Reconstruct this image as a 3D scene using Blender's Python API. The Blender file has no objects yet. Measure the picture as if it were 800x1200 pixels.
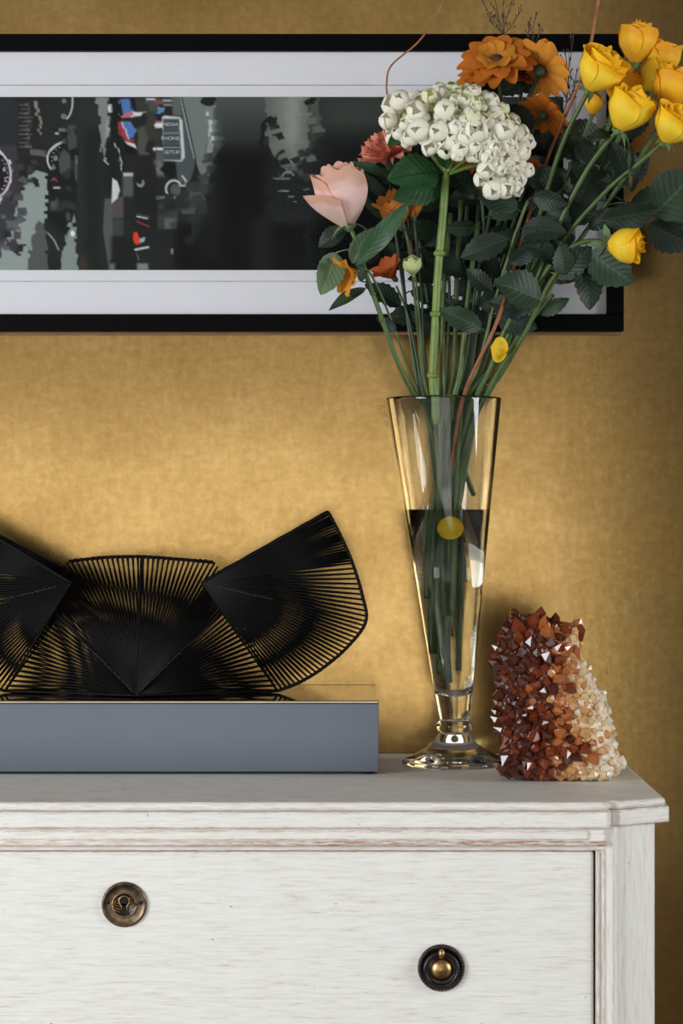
import bpy, bmesh, math, random
import numpy as np
from mathutils import Vector, Matrix, Quaternion

random.seed(7)
rnd = random.Random(11)
SC = bpy.context.scene
COL = SC.collection
PI = math.pi

# ------------------------------------------------------------------ camera
CAM_Y, CAM_Z, FPX = -2.2, 1.129, 2684.0
cam_d = bpy.data.cameras.new('camera')
cam = bpy.data.objects.new('camera', cam_d)
COL.objects.link(cam)
cam.location = (0, CAM_Y, CAM_Z)
cam.rotation_euler = (PI / 2, 0, 0)
cam_d.sensor_fit = 'VERTICAL'
cam_d.sensor_height = 36.0
cam_d.lens = FPX * 36.0 / 1200.0
cam_d.clip_start = 0.05
cam_d.dof.use_dof = True
cam_d.dof.focus_distance = 2.46
cam_d.dof.aperture_fstop = 10.0
SC.camera = cam

# ------------------------------------------------------------------ light
world = bpy.data.worlds.new('world')
SC.world = world
world.use_nodes = True
wb = world.node_tree.nodes['Background']
wb.inputs[0].default_value = (1.0, 0.97, 0.93, 1)
wb.inputs[1].default_value = 0.15


def area_light(name, loc, target, sx, sy, energy, color):
    d = bpy.data.lights.new(name, 'AREA')
    d.shape = 'RECTANGLE'
    d.size, d.size_y = sx, sy
    d.energy = energy
    d.color = color
    o = bpy.data.objects.new(name, d)
    COL.objects.link(o)
    o.location = loc
    o.rotation_euler = (Vector(target) - Vector(loc)).to_track_quat('-Z', 'Y').to_euler()
    return o


# daylight window behind the camera; fill lamps added above it and at both sides
area_light('daylight_behind', (-0.47, -3.0, 0.79), (-0.47, 0.0, 0.79), 2.26, 1.16, 15.2, (1.0, 0.97, 0.92))
area_light('fill_behind_upper', (-0.45, -3.0, 2.0), (-0.45, 0.0, 2.0), 2.24, 1.22, 4.9, (1.0, 0.95, 0.88))  # added fill, lifts the top strip of the wall
area_light('fill_right', (2.9, -1.0, 1.36), (0.1, 0.2, 1.0), 0.9, 1.4, 54, (0.95, 0.98, 1.0))  # added fill for chest and flowers, off the wall's mirror angle
area_light('fill_left', (-2.6, -2.0, 1.36), (0.0, 0.3, 1.0), 1.3, 1.5, 96, (0.95, 0.98, 1.0))  # added fill from the other side, balances the right one

vs = SC.view_settings
vs.view_transform = 'Standard'
vs.look = 'None'
vs.exposure = 0.0
vs.gamma = 1.0
vs.use_curve_mapping = False
SC.cycles.use_denoising = True
SC.cycles.max_bounces = 16
SC.cycles.transmission_bounces = 16
SC.cycles.transparent_max_bounces = 16
SC.cycles.sample_clamp_indirect = 6.0

# ------------------------------------------------------------------ helpers


def P(px, py, Y):
    """point seen at pixel (px, py) of the photo, at depth Y"""
    d = Y - CAM_Y
    return Vector(((px - 400) / FPX * d, Y, CAM_Z - (py - 600) / FPX * d))


def S(px, Y=0.33):
    """a length of px pixels at depth Y, in metres"""
    return px / FPX * (Y - CAM_Y)


def lin(c):
    out = []
    for v in c[:3]:
        v = v / 255.0
        out.append(v / 12.92 if v <= 0.04045 else ((v + 0.055) / 1.055) ** 2.4)
    return tuple(out) + (1.0,)


def link(o, parent=None):
    COL.objects.link(o)
    if parent is not None:
        o.parent = parent
    return o


def mesh_data(name, verts, faces, mat=None, smooth=True):
    me = bpy.data.meshes.new(name)
    me.from_pydata([tuple(v) for v in verts], [], faces)
    me.update()
    if smooth:
        me.polygons.foreach_set('use_smooth', [True] * len(me.polygons))
    if mat is not None:
        me.materials.append(mat)
    return me


def wpos(o):
    """world offset of a parent chain that is only translated"""
    v = Vector((0, 0, 0))
    while o is not None:
        v += o.location
        o = o.parent
    return v


def obj(name, verts, faces, mat, parent=None, smooth=True, world_coords=True):
    if parent is not None and world_coords:
        off = wpos(parent)
        verts = [Vector(v) - off for v in verts]
    o = bpy.data.objects.new(name, mesh_data(name, verts, faces, mat, smooth))
    return link(o, parent)


def thing(name, label, cat, loc, group=None):
    o = bpy.data.objects.new(name, None)
    o.empty_display_size = 0.02
    link(o)
    o.location = loc
    tag(o, label, cat, group)
    return o


def tag(o, label, cat=None, group=None, kind=None):
    if label:
        o['label'] = label
    if cat:
        o['category'] = cat
    if group:
        o['group'] = group
    if kind:
        o['kind'] = kind
    return o


class MB:
    def __init__(self):
        self.v, self.f = [], []

    def add(self, verts, faces):
        n = len(self.v)
        self.v += [Vector(v) for v in verts]
        self.f += [tuple(i + n for i in f) for f in faces]
        return self

    def box(self, x0, x1, y0, y1, z0, z1):
        return self.prism([(x0, y0), (x1, y0), (x1, y1), (x0, y1)], z0, z1)

    def prism(self, poly, z0, z1):
        n = len(poly)
        v = [(x, y, z0) for x, y in poly] + [(x, y, z1) for x, y in poly]
        f = [tuple(reversed(range(n))), tuple(range(n, 2 * n))]
        f += [(i, (i + 1) % n, n + (i + 1) % n, n + i) for i in range(n)]
        return self.add(v, f)

    def lathe(self, prof, n=32, M=None, cx=None):
        """profile (r, h) spun about local z; cx(h) may shift the centre in x"""
        v, f = [], []
        m = len(prof)
        for r, h in prof:
            ox = cx(h) if cx else 0
            for k in range(n):
                a = 2 * PI * k / n
                v.append(Vector((ox + r * math.cos(a), r * math.sin(a), h)))
        for i in range(m - 1):
            for k in range(n):
                k2 = (k + 1) % n
                f.append((i * n + k, i * n + k2, (i + 1) * n + k2, (i + 1) * n + k))
        if prof[0][0] > 1e-6:
            f.append(tuple(reversed(range(n))))
        if prof[-1][0] > 1e-6:
            f.append(tuple(range((m - 1) * n, m * n)))
        if M is not None:
            v = [M @ p for p in v]
        return self.add(v, f)

    def tube(self, pts, rad, n=6, cap=True):
        pts = [Vector(p) for p in pts]
        if not isinstance(rad, (list, tuple)):
            rad = [rad] * len(pts)
        v, f = [], []
        up = Vector((0.13, 0.97, 0.2)).normalized()
        for i, p in enumerate(pts):
            t = (pts[min(i + 1, len(pts) - 1)] - pts[max(i - 1, 0)])
            t = t.normalized() if t.length > 1e-9 else Vector((0, 0, 1))
            s = t.cross(up)
            if s.length < 1e-4:
                s = t.cross(Vector((1, 0, 0)))
            s.normalize()
            b = s.cross(t).normalized()
            for k in range(n):
                a = 2 * PI * k / n
                v.append(p + (s * math.cos(a) + b * math.sin(a)) * rad[i])
        for i in range(len(pts) - 1):
            for k in range(n):
                k2 = (k + 1) % n
                f.append((i * n + k, i * n + k2, (i + 1) * n + k2, (i + 1) * n + k))
        if cap:
            f.append(tuple(reversed(range(n))))
            f.append(tuple(range((len(pts) - 1) * n, len(pts) * n)))
        return self.add(v, f)

    def ball(self, c, r, n=8, m=5, sc=(1, 1, 1)):
        v, f = [], []
        c = Vector(c)
        for i in range(1, m):
            th = PI * i / m
            for k in range(n):
                a = 2 * PI * k / n
                v.append(c + Vector((r * sc[0] * math.sin(th) * math.cos(a), r * sc[1] * math.sin(th) * math.sin(a), r * sc[2] * math.cos(th))))
        top, bot = len(v), len(v) + 1
        v += [c + Vector((0, 0, r * sc[2])), c - Vector((0, 0, r * sc[2]))]
        for i in range(m - 2):
            for k in range(n):
                k2 = (k + 1) % n
                f.append((i * n + k, (i + 1) * n + k, (i + 1) * n + k2, i * n + k2))
        for k in range(n):
            k2 = (k + 1) % n
            f.append((top, k, k2))
            f.append((bot, (m - 2) * n + k2, (m - 2) * n + k))
        return self.add(v, f)

    def build(self, name, mat, parent=None, smooth=True, bevel=0, seg=2, world_coords=True, auto=None):
        o = obj(name, self.v, self.f, mat, parent, smooth, world_coords)
        if bevel:
            m = o.modifiers.new('bevel', 'BEVEL')
            m.width, m.segments, m.limit_method = bevel, seg, 'ANGLE'
            m.angle_limit = math.radians(35)
        return o


def crom(pts, k=6):
    """Catmull-Rom through points"""
    pts = [Vector(p) for p in pts]
    out = []
    for i in range(len(pts) - 1):
        p0, p1, p2, p3 = pts[max(i - 1, 0)], pts[i], pts[i + 1], pts[min(i + 2, len(pts) - 1)]
        for j in range(k):
            t = j / k
            out.append(0.5 * ((2 * p1) + (p2 - p0) * t + (2 * p0 - 5 * p1 + 4 * p2 - p3) * t * t + (3 * p1 - p0 - 3 * p2 + p3) * t ** 3))
    out.append(pts[-1])
    return out


# ------------------------------------------------------------------ materials


def new_mat(name):
    m = bpy.data.materials.new(name)
    m.use_nodes = True
    nt = m.node_tree
    return m, nt, nt.nodes['Principled BSDF']


def node(nt, typ, **kw):
    n = nt.nodes.new(typ)
    for k, v in kw.items():
        if k.startswith('i_'):
            n.inputs[k[2:].replace('_', ' ')].default_value = v
        else:
            setattr(n, k, v)
    return n


def ramp(nt, stops):
    r = nt.nodes.new('ShaderNodeValToRGB')
    e = r.color_ramp.elements
    while len(e) < len(stops):
        e.new(0.5)
    for i, (p, c) in enumerate(stops):
        e[i].position = p
        e[i].color = c if len(c) == 4 else tuple(c) + (1,)
    return r


def simple(name, c1, c2=None, rough=0.5, metallic=0.0, scale=40.0, coat=0.0, spec=0.5, bump=0.0, stretch=(1, 1, 1), sss=0.0, ior=1.5, trans=0.0):
    m, nt, b = new_mat(name)
    c2 = c2 or tuple(v * 0.85 for v in c1[:3])
    tc = node(nt, 'ShaderNodeTexCoord')
    mp = node(nt, 'ShaderNodeMapping')
    mp.inputs['Scale'].default_value = stretch
    nt.links.new(tc.outputs['Object'], mp.inputs['Vector'])
    nz = node(nt, 'ShaderNodeTexNoise', i_Scale=scale, i_Detail=4.0)
    nt.links.new(mp.outputs[0], nz.inputs['Vector'])
    r = ramp(nt, [(0.3, lin(c2)), (0.7, lin(c1))])
    nt.links.new(nz.outputs['Fac'], r.inputs[0])
    nt.links.new(r.outputs[0], b.inputs['Base Color'])
    b.inputs['Roughness'].default_value = rough
    b.inputs['Metallic'].default_value = metallic
    b.inputs['Coat Weight'].default_value = coat
    b.inputs['Specular IOR Level'].default_value = spec
    b.inputs['IOR'].default_value = ior
    b.inputs['Transmission Weight'].default_value = trans
    if sss:
        b.inputs['Subsurface Weight'].default_value = sss
        b.inputs['Subsurface Radius'].default_value = (0.006, 0.004, 0.003)
        b.inputs['Subsurface Scale'].default_value = 0.6
    if bump:
        bp = node(nt, 'ShaderNodeBump', i_Strength=bump, i_Distance=0.002)
        nt.links.new(nz.outputs['Fac'], bp.inputs['Height'])
        nt.links.new(bp.outputs[0], b.inputs['Normal'])
    return m


def mat_gold_wall():
    m, nt, b = new_mat('gold_leaf_wallpaper')
    tc = node(nt, 'ShaderNodeTexCoord')
    n1 = node(nt, 'ShaderNodeTexNoise', i_Scale=7.0, i_Detail=6.0, i_Roughness=0.65)
    n2 = node(nt, 'ShaderNodeTexNoise', i_Scale=95.0, i_Detail=5.0, i_Roughness=0.7)
    mp = node(nt, 'ShaderNodeMapping')
    mp.inputs['Scale'].default_value = (38, 60, 9)
    n3 = node(nt, 'ShaderNodeTexNoise', i_Scale=4.0, i_Detail=3.0)
    mp2 = node(nt, 'ShaderNodeMapping')
    mp2.inputs['Scale'].default_value = (14, 60, 40)
    n4 = node(nt, 'ShaderNodeTexNoise', i_Scale=4.0, i_Detail=3.0)
    for a in (n1, n2):
        nt.links.new(tc.outputs['Object'], a.inputs['Vector'])
    nt.links.new(tc.outputs['Object'], mp.inputs['Vector'])
    nt.links.new(tc.outputs['Object'], mp2.inputs['Vector'])
    nt.links.new(mp.outputs[0], n3.inputs['Vector'])
    nt.links.new(mp2.outputs[0], n4.inputs['Vector'])
    s1 = node(nt, 'ShaderNodeMath', operation='ADD')
    s2 = node(nt, 'ShaderNodeMath', operation='ADD')
    s3 = node(nt, 'ShaderNodeMath', operation='MULTIPLY_ADD')
    s3.inputs[1].default_value = 0.35
    s4 = node(nt, 'ShaderNodeMath', operation='MULTIPLY')
    s4.inputs[1].default_value = 0.37
    nt.links.new(n1.outputs['Fac'], s1.inputs[0])
    nt.links.new(n2.outputs['Fac'], s1.inputs[1])
    nt.links.new(n3.outputs['Fac'], s2.inputs[0])
    nt.links.new(n4.outputs['Fac'], s2.inputs[1])
    nt.links.new(s2.outputs[0], s3.inputs[0])
    nt.links.new(s1.outputs[0], s3.inputs[2])
    nt.links.new(s3.outputs[0], s4.inputs[0])
    r = ramp(nt, [(0.36, (0.30, 0.185, 0.062, 1)), (0.5, (0.37, 0.238, 0.085, 1)), (0.64, (0.45, 0.30, 0.12, 1))])
    nt.links.new(s4.outputs[0], r.inputs[0])
    nt.links.new(r.outputs[0], b.inputs['Base Color'])
    b.inputs['Metallic'].default_value = 1.0
    rr = node(nt, 'ShaderNodeMapRange')
    rr.inputs['From Min'].default_value = 0.35
    rr.inputs['From Max'].default_value = 0.65
    rr.inputs['To Min'].default_value = 0.20
    rr.inputs['To Max'].default_value = 0.16
    nt.links.new(n1.outputs['Fac'], rr.inputs['Value'])
    nt.links.new(rr.outputs[0], b.inputs['Roughness'])
    bp = node(nt, 'ShaderNodeBump', i_Strength=0.10, i_Distance=0.0010)
    nt.links.new(s4.outputs[0], bp.inputs['Height'])
    nt.links.new(bp.outputs[0], b.inputs['Normal'])
    return m


def mat_paint(name, stretch):
    """chalky white paint, rubbed through to reddish primer on the edges"""
    m, nt, b = new_mat(name)
    tc = node(nt, 'ShaderNodeTexCoord')
    mp = node(nt, 'ShaderNodeMapping')
    mp.inputs['Scale'].default_value = stretch
    nt.links.new(tc.outputs['Object'], mp.inputs['Vector'])
    grain = node(nt, 'ShaderNodeTexNoise', i_Scale=14.0, i_Detail=8.0, i_Roughness=0.72)
    nt.links.new(mp.outputs[0], grain.inputs['Vector'])
    r = ramp(nt, [(0.27, lin((176, 166, 154))), (0.36, lin((214, 211, 204))), (0.46, lin((226, 225, 219))), (0.6, lin((234, 233, 229)))])
    nt.links.new(grain.outputs['Fac'], r.inputs[0])
    # small dark specks
    sp = node(nt, 'ShaderNodeTexNoise', i_Scale=150.0, i_Detail=2.0)
    nt.links.new(tc.outputs['Object'], sp.inputs['Vector'])
    spr = ramp(nt, [(0.74, (0, 0, 0, 1)), (0.78, (1, 1, 1, 1))])
    nt.links.new(sp.outputs['Fac'], spr.inputs[0])
    mx0 = node(nt, 'ShaderNodeMixRGB')
    mx0.inputs[2].default_value = lin((120, 108, 98))
    nt.links.new(spr.outputs[0], mx0.inputs[0])
    nt.links.new(r.outputs[0], mx0.inputs[1])
    # worn edges
    bv = node(nt, 'ShaderNodeBevel', samples=4)
    bv.inputs['Radius'].default_value = 0.0036
    geo = node(nt, 'ShaderNodeNewGeometry')
    dt = node(nt, 'ShaderNodeVectorMath', operation='DOT_PRODUCT')
    nt.links.new(bv.outputs[0], dt.inputs[0])
    nt.links.new(geo.outputs['True Normal'], dt.inputs[1])
    wn = node(nt, 'ShaderNodeTexNoise', i_Scale=26.0, i_Detail=6.0, i_Roughness=0.75)
    nt.links.new(mp.outputs[0], wn.inputs['Vector'])
    mr = node(nt, 'ShaderNodeMapRange')
    mr.inputs['From Min'].default_value = 1.0
    mr.inputs['From Max'].default_value = 0.93
    nt.links.new(dt.outputs['Value'], mr.inputs['Value'])
    ml = node(nt, 'ShaderNodeMath', operation='MULTIPLY')
    wr = ramp(nt, [(0.44, (0, 0, 0, 1)), (0.56, (1, 1, 1, 1))])
    nt.links.new(wn.outputs['Fac'], wr.inputs[0])
    nt.links.new(mr.outputs[0], ml.inputs[0])
    nt.links.new(wr.outputs[0], ml.inputs[1])
    mx = node(nt, 'ShaderNodeMixRGB')
    mx.inputs[2].default_value = lin((178, 128, 98))
    nt.links.new(ml.outputs[0], mx.inputs[0])
    nt.links.new(mx0.outputs[0], mx.inputs[1])
    nt.links.new(mx.outputs[0], b.inputs['Base Color'])
    b.inputs['Roughness'].default_value = 0.5
    b.inputs['Specular IOR Level'].default_value = 0.35
    bp = node(nt, 'ShaderNodeBump', i_Strength=0.25, i_Distance=0.0012)
    nt.links.new(grain.outputs['Fac'], bp.inputs['Height'])
    nt.links.new(bp.outputs[0], b.inputs['Normal'])
    return m


def mat_glass(name, ior, tint=(1, 1, 1, 1)):
    m, nt, b = new_mat(name)
    nz = node(nt, 'ShaderNodeTexNoise', i_Scale=9.0)
    bp = node(nt, 'ShaderNodeBump', i_Strength=0.05, i_Distance=0.001)
    tc = node(nt, 'ShaderNodeTexCoord')
    nt.links.new(tc.outputs['Object'], nz.inputs['Vector'])
    nt.links.new(nz.outputs['Fac'], bp.inputs['Height'])
    nt.links.new(bp.outputs[0], b.inputs['Normal'])
    b.inputs['Base Color'].default_value = tint
    b.inputs['Transmission Weight'].default_value = 1.0
    b.inputs['Roughness'].default_value = 0.0
    b.inputs['IOR'].default_value = ior
    return m


def mat_pane():
    m = bpy.data.materials.new('picture_glazing')
    m.use_nodes = True
    nt = m.node_tree
    nt.nodes.clear()
    out = node(nt, 'ShaderNodeOutputMaterial')
    fr = node(nt, 'ShaderNodeFresnel', i_IOR=1.15)
    tr = node(nt, 'ShaderNodeBsdfTransparent')
    gl = node(nt, 'ShaderNodeBsdfGlossy', i_Roughness=0.02)
    mx = node(nt, 'ShaderNodeMixShader')
    nt.links.new(fr.outputs[0], mx.inputs[0])
    nt.links.new(tr.outputs[0], mx.inputs[1])
    nt.links.new(gl.outputs[0], mx.inputs[2])
    nt.links.new(mx.outputs[0], out.inputs['Surface'])
    return m


def mat_leaf(name, c1, c2, vein, rough=0.5):
    """leaf: uv.x across (-1..1 as 0..1), uv.y along"""
    m, nt, b = new_mat(name)
    uv = node(nt, 'ShaderNodeUVMap')
    sep = node(nt, 'ShaderNodeSeparateXYZ')
    nt.links.new(uv.outputs[0], sep.inputs[0])
    ax = node(nt, 'ShaderNodeMath', operation='SUBTRACT')
    ax.inputs[1].default_value = 0.5
    nt.links.new(sep.outputs[0], ax.inputs[0])
    ab = node(nt, 'ShaderNodeMath', operation='ABSOLUTE')
    nt.links.new(ax.outputs[0], ab.inputs[0])
    # side veins: stripes of (v - 0.5*|u|)
    k = node(nt, 'ShaderNodeMath', operation='MULTIPLY_ADD')
    k.inputs[1].default_value = -0.55
    nt.links.new(ab.outputs[0], k.inputs[0])
    nt.links.new(sep.outputs[1], k.inputs[2])
    k2 = node(nt, 'ShaderNodeMath', operation='MULTIPLY')
    k2.inputs[1].default_value = 52.0
    nt.links.new(k.outputs[0], k2.inputs[0])
    sn = node(nt, 'ShaderNodeMath', operation='SINE')
    nt.links.new(k2.outputs[0], sn.inputs[0])
    sv = node(nt, 'ShaderNodeMapRange')
    sv.inputs['From Min'].default_value = 0.85
    sv.inputs['From Max'].default_value = 1.0
    sv.inputs['To Max'].default_value = 0.2
    nt.links.new(sn.outputs[0], sv.inputs['Value'])
    mid = node(nt, 'ShaderNodeMapRange')
    mid.inputs['From Min'].default_value = 0.035
    mid.inputs['From Max'].default_value = 0.012
    nt.links.new(ab.outputs[0], mid.inputs['Value'])
    mxv = node(nt, 'ShaderNodeMath', operation='MAXIMUM')
    nt.links.new(sv.outputs[0], mxv.inputs[0])
    nt.links.new(mid.outputs[0], mxv.inputs[1])
    tc = node(nt, 'ShaderNodeTexCoord')
    nz = node(nt, 'ShaderNodeTexNoise', i_Scale=60.0, i_Detail=4.0)
    nt.links.new(tc.outputs['Object'], nz.inputs['Vector'])
    r = ramp(nt, [(0.3, lin(c2)), (0.7, lin(c1))])
    nt.links.new(nz.outputs['Fac'], r.inputs[0])
    mx = node(nt, 'ShaderNodeMixRGB')
    mx.inputs[2].default_value = lin(vein)
    nt.links.new(mxv.outputs[0], mx.inputs[0])
    nt.links.new(r.outputs[0], mx.inputs[1])
    nt.links.new(mx.outputs[0], b.inputs['Base Color'])
    b.inputs['Roughness'].default_value = rough
    b.inputs['Specular IOR Level'].default_value = 0.35
    bp = node(nt, 'ShaderNodeBump', i_Strength=0.18, i_Distance=0.0007, invert=True)
    nt.links.new(sn.outputs[0], bp.inputs['Height'])
    nt.links.new(bp.outputs[0], b.inputs['Normal'])
    return m


def mat_petal(name, base, tip, rough=0.55, edge=None):
    """petal: uv.y along the petal from base to tip"""
    m, nt, b = new_mat(name)
    uv = node(nt, 'ShaderNodeUVMap')
    sep = node(nt, 'ShaderNodeSeparateXYZ')
    nt.links.new(uv.outputs[0], sep.inputs[0])
    tc = node(nt, 'ShaderNodeTexCoord')
    nz = node(nt, 'ShaderNodeTexNoise', i_Scale=90.0, i_Detail=4.0)
    nt.links.new(tc.outputs['Object'], nz.inputs['Vector'])
    ad = node(nt, 'ShaderNodeMath', operation='MULTIPLY_ADD')
    ad.inputs[1].default_value = 0.35
    nt.links.new(nz.outputs['Fac'], ad.inputs[0])
    nt.links.new(sep.outputs[1], ad.inputs[2])
    st = [(0.2, lin(base)), (0.75, lin(tip))]
    if edge:
        st += [(1.12 / 1.35, lin(tip)), (1.0, lin(edge))]
    r = ramp(nt, st)
    nt.links.new(ad.outputs[0], r.inputs[0])
    # fine lengthwise veins
    wv = node(nt, 'ShaderNodeMath', operation='MULTIPLY')
    wv.inputs[1].default_value = 70.0
    nt.links.new(sep.outputs[0], wv.inputs[0])
    sn = node(nt, 'ShaderNodeMath', operation='SINE')
    nt.links.new(wv.outputs[0], sn.inputs[0])
    bp = node(nt, 'ShaderNodeBump', i_Strength=0.2, i_Distance=0.0004)
    nt.links.new(sn.outputs[0], bp.inputs['Height'])
    nt.links.new(bp.outputs[0], b.inputs['Normal'])
    nt.links.new(r.outputs[0], b.inputs['Base Color'])
    b.inputs['Roughness'].default_value = rough
    b.inputs['Specular IOR Level'].default_value = 0.25
    # thin petals let light through: translucent mix
    out = nt.nodes['Material Output']
    tl = node(nt, 'ShaderNodeBsdfTranslucent')
    nt.links.new(r.outputs[0], tl.inputs['Color'])
    mxs = node(nt, 'ShaderNodeMixShader')
    mxs.inputs[0].default_value = 0.25
    nt.links.new(b.outputs[0], mxs.inputs[1])
    nt.links.new(tl.outputs[0], mxs.inputs[2])
    nt.links.new(mxs.outputs[0], out.inputs['Surface'])
    return m


MAT = {}
MAT['wall'] = mat_gold_wall()
MAT['paint_h'] = mat_paint('distressed_white_paint_horizontal', (2.4, 8, 34))
MAT['paint_v'] = mat_paint('distressed_white_paint_vertical', (34, 34, 2.4))
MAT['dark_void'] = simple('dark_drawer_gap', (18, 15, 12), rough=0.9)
MAT['brass_dark'] = simple('aged_bronze', (124, 108, 90), (72, 60, 50), rough=0.36, metallic=1.0, scale=160)
MAT['brass'] = simple('rubbed_brass', (198, 164, 116), (150, 118, 78), rough=0.36, metallic=1.0, scale=120)
MAT['black_metal'] = simple('blackened_bronze', (66, 64, 66), (34, 32, 32), rough=0.35, metallic=0.9, scale=120)
MAT['black_frame'] = simple('black_lacquered_frame', (5, 5, 6), (4, 4, 4), rough=0.45, spec=0.06)
MAT['reflection_edge'] = simple('frame_back_painted_reflection', (150, 118, 78), rough=0.5)
MAT['mat_board'] = simple('white_mat_board', (217, 218, 224), (213, 214, 220), rough=0.85, scale=300)
MAT['bevel_cut'] = simple('grey_mat_bevel', (178, 180, 184), rough=0.85)
MAT['pane'] = mat_pane()
MAT['grey_lacquer'] = simple('blue_grey_lacquer', (94, 102, 114), (90, 98, 110), rough=0.34, metallic=0.25, scale=6)
MAT['mirror'] = simple('smoked_mirror', (150, 142, 128), rough=0.06, metallic=1.0)
MAT['string'] = simple('black_cord', (8, 7, 7), (4, 4, 4), rough=0.55, scale=200, spec=0.14)
MAT['string_gloss'] = simple('black_knotted_cord', (24, 24, 26), (14, 14, 16), rough=0.3, scale=200)
MAT['glass'] = mat_glass('clear_vase_glass', 1.5, (0.97, 0.985, 0.975, 1))
MAT['water'] = mat_glass('vase_water', 1.33, (0.975, 0.985, 0.965, 1))
MAT['stem'] = simple('green_stem', (78, 102, 46), (52, 76, 36), rough=0.45, scale=70)
MAT['stem_pale'] = simple('pale_green_stem', (116, 140, 64), (88, 114, 48), rough=0.45, scale=70)
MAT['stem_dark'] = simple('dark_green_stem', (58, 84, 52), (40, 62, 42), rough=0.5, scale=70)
MAT['stem_brown'] = simple('reddish_brown_stem', (158, 96, 56), (120, 70, 42), rough=0.55, scale=70)
MAT['grass_brown'] = simple('tan_grass_blade', (158, 102, 54), (120, 74, 40), rough=0.55, scale=70)
MAT['twig'] = simple('dried_dark_twig', (84, 62, 44), (56, 42, 32), rough=0.7, scale=90)
MAT['leaf_dark'] = mat_leaf('dark_green_leaf', (26, 44, 31), (18, 33, 24), (36, 56, 40))
MAT['leaf_mid'] = mat_leaf('mid_green_leaf', (38, 60, 38), (28, 47, 31), (54, 76, 50))
MAT['leaf_grey'] = mat_leaf('grey_green_leaf', (98, 124, 90), (78, 104, 74), (118, 140, 104))
MAT['leaf_blade'] = mat_leaf('smooth_green_blade', (54, 88, 60), (44, 74, 50), (58, 92, 62), 0.4)
MAT['leaf_hyd'] = mat_leaf('crinkled_hydrangea_leaf', (36, 78, 40), (24, 58, 31), (18, 46, 26), 0.45)
MAT['sepal'] = simple('pale_green_sepal', (118, 142, 92), (88, 116, 70), rough=0.5, scale=90)
MAT['yellow'] = mat_petal('yellow_rose_petal', (246, 202, 44), (255, 224, 66), edge=(254, 204, 38))
MAT['yellow_deep'] = mat_petal('deep_yellow_rose_petal', (232, 164, 34), (250, 198, 46), edge=(242, 174, 34))
MAT['pink'] = mat_petal('pale_pink_rose_petal', (232, 206, 190), (242, 208, 200), edge=(222, 176, 154))
MAT['orange'] = mat_petal('orange_chrysanthemum_petal', (158, 78, 30), (208, 122, 42))
MAT['orange_yellow'] = mat_petal('amber_chrysanthemum_petal', (176, 98, 30), (220, 148, 52))
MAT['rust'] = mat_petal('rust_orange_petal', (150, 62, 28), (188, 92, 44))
MAT['salmon'] = mat_petal('salmon_carnation_petal', (190, 106, 84), (220, 140, 116))
MAT['apricot'] = mat_petal('apricot_lily_petal', (186, 140, 66), (226, 148, 72))
MAT['white'] = mat_petal('white_hydrangea_floret', (220, 226, 168), (250, 248, 234), rough=0.45)
MAT['cream'] = mat_petal('cream_green_hydrangea_floret', (196, 208, 132), (236, 236, 200), rough=0.45)
MAT['lime'] = mat_petal('lime_hydrangea_bud', (164, 182, 104), (206, 212, 156), rough=0.45)
MAT['flower_eye'] = simple('dark_flower_centre', (96, 66, 30), (66, 46, 24), rough=0.8, scale=200)
MAT['floor'] = simple('dark_oak_floor', (92, 70, 52), (64, 48, 36), rough=0.45, scale=8, stretch=(1, 8, 1))

# ------------------------------------------------------------------ setting
WALL_Y = 0.4525
TOP_Z = 0.85
w = MB().box(-2.6, 2.2, WALL_Y, WALL_Y + 0.12, 0, 2.6).build('wall_back', MAT['wall'], smooth=False)
tag(w, 'gold leaf papered wall behind the white chest', kind='structure')
fl = MB().box(-2.6, 2.2, -4.2, WALL_Y, -0.05, 0).build('floor', MAT['floor'], smooth=False)
tag(fl, 'dark wooden floor under the white chest', kind='structure')

# ------------------------------------------------------------------ chest of drawers
CX = -0.209           # chest centre line, through the keyhole
chest = thing('chest_of_drawers', 'distressed white painted chest of drawers with canted corners', 'chest', (CX, 0.2, 0))


def sym(poly):
    """right half of a footprint (front to back) -> full polygon mirrored about CX"""
    left = [(2 * CX - x, y) for x, y in reversed(poly)]
    return left + poly


def cpart(name, mb, m, bevel=0.0012, parent=None, seg=2):
    return mb.build(name, m, parent or chest, smooth=False, bevel=bevel, seg=seg)


BK = WALL_Y - 0.003
# the top board with its rounded edge, then the fascia under it
o = cpart('top_board', MB().prism(sym([(0.2540, 0.000), (0.2600, 0.012), (0.2700, 0.0100), (0.3165, 0.0370), (0.3165, BK)]), TOP_Z - 0.0085, TOP_Z), MAT['paint_h'], 0.004, seg=4)
cpart('cornice', MB().prism(sym([(0.2560, -0.005), (0.2600, 0.0150), (0.2680, 0.0110), (0.3206, 0.0420), (0.3206, BK)]), TOP_Z - 0.0245, TOP_Z - 0.0087), MAT['paint_h'], 0.0014)
xr = 2 * CX
FZ = TOP_Z - 0.0247
# frieze under the cornice: flat band with a sunk strip, then a bead and a rail
cpart('frieze', MB().box(xr - 0.2535, 0.2535, 0.0010, 0.03, FZ - 0.0135, FZ), MAT['paint_h'], 0.0008)
cpart('frieze_strip', MB().box(xr - 0.2370, 0.2370, -0.0010, 0.02, FZ - 0.0115, FZ - 0.0025), MAT['paint_h'], 0.0010)
bead = MB()
bead.tube([(xr - 0.2535, 0.0015, FZ - 0.0152), (0.2535, 0.0015, FZ - 0.0152)], 0.0026, 10)
bead.build('bead_moulding', MAT['paint_h'], chest, smooth=True)
cpart('top_rail', MB().box(xr - 0.2535, 0.2535, 0.0050, 0.03, FZ - 0.0225, FZ - 0.0150), MAT['paint_h'], 0.0010)
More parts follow.
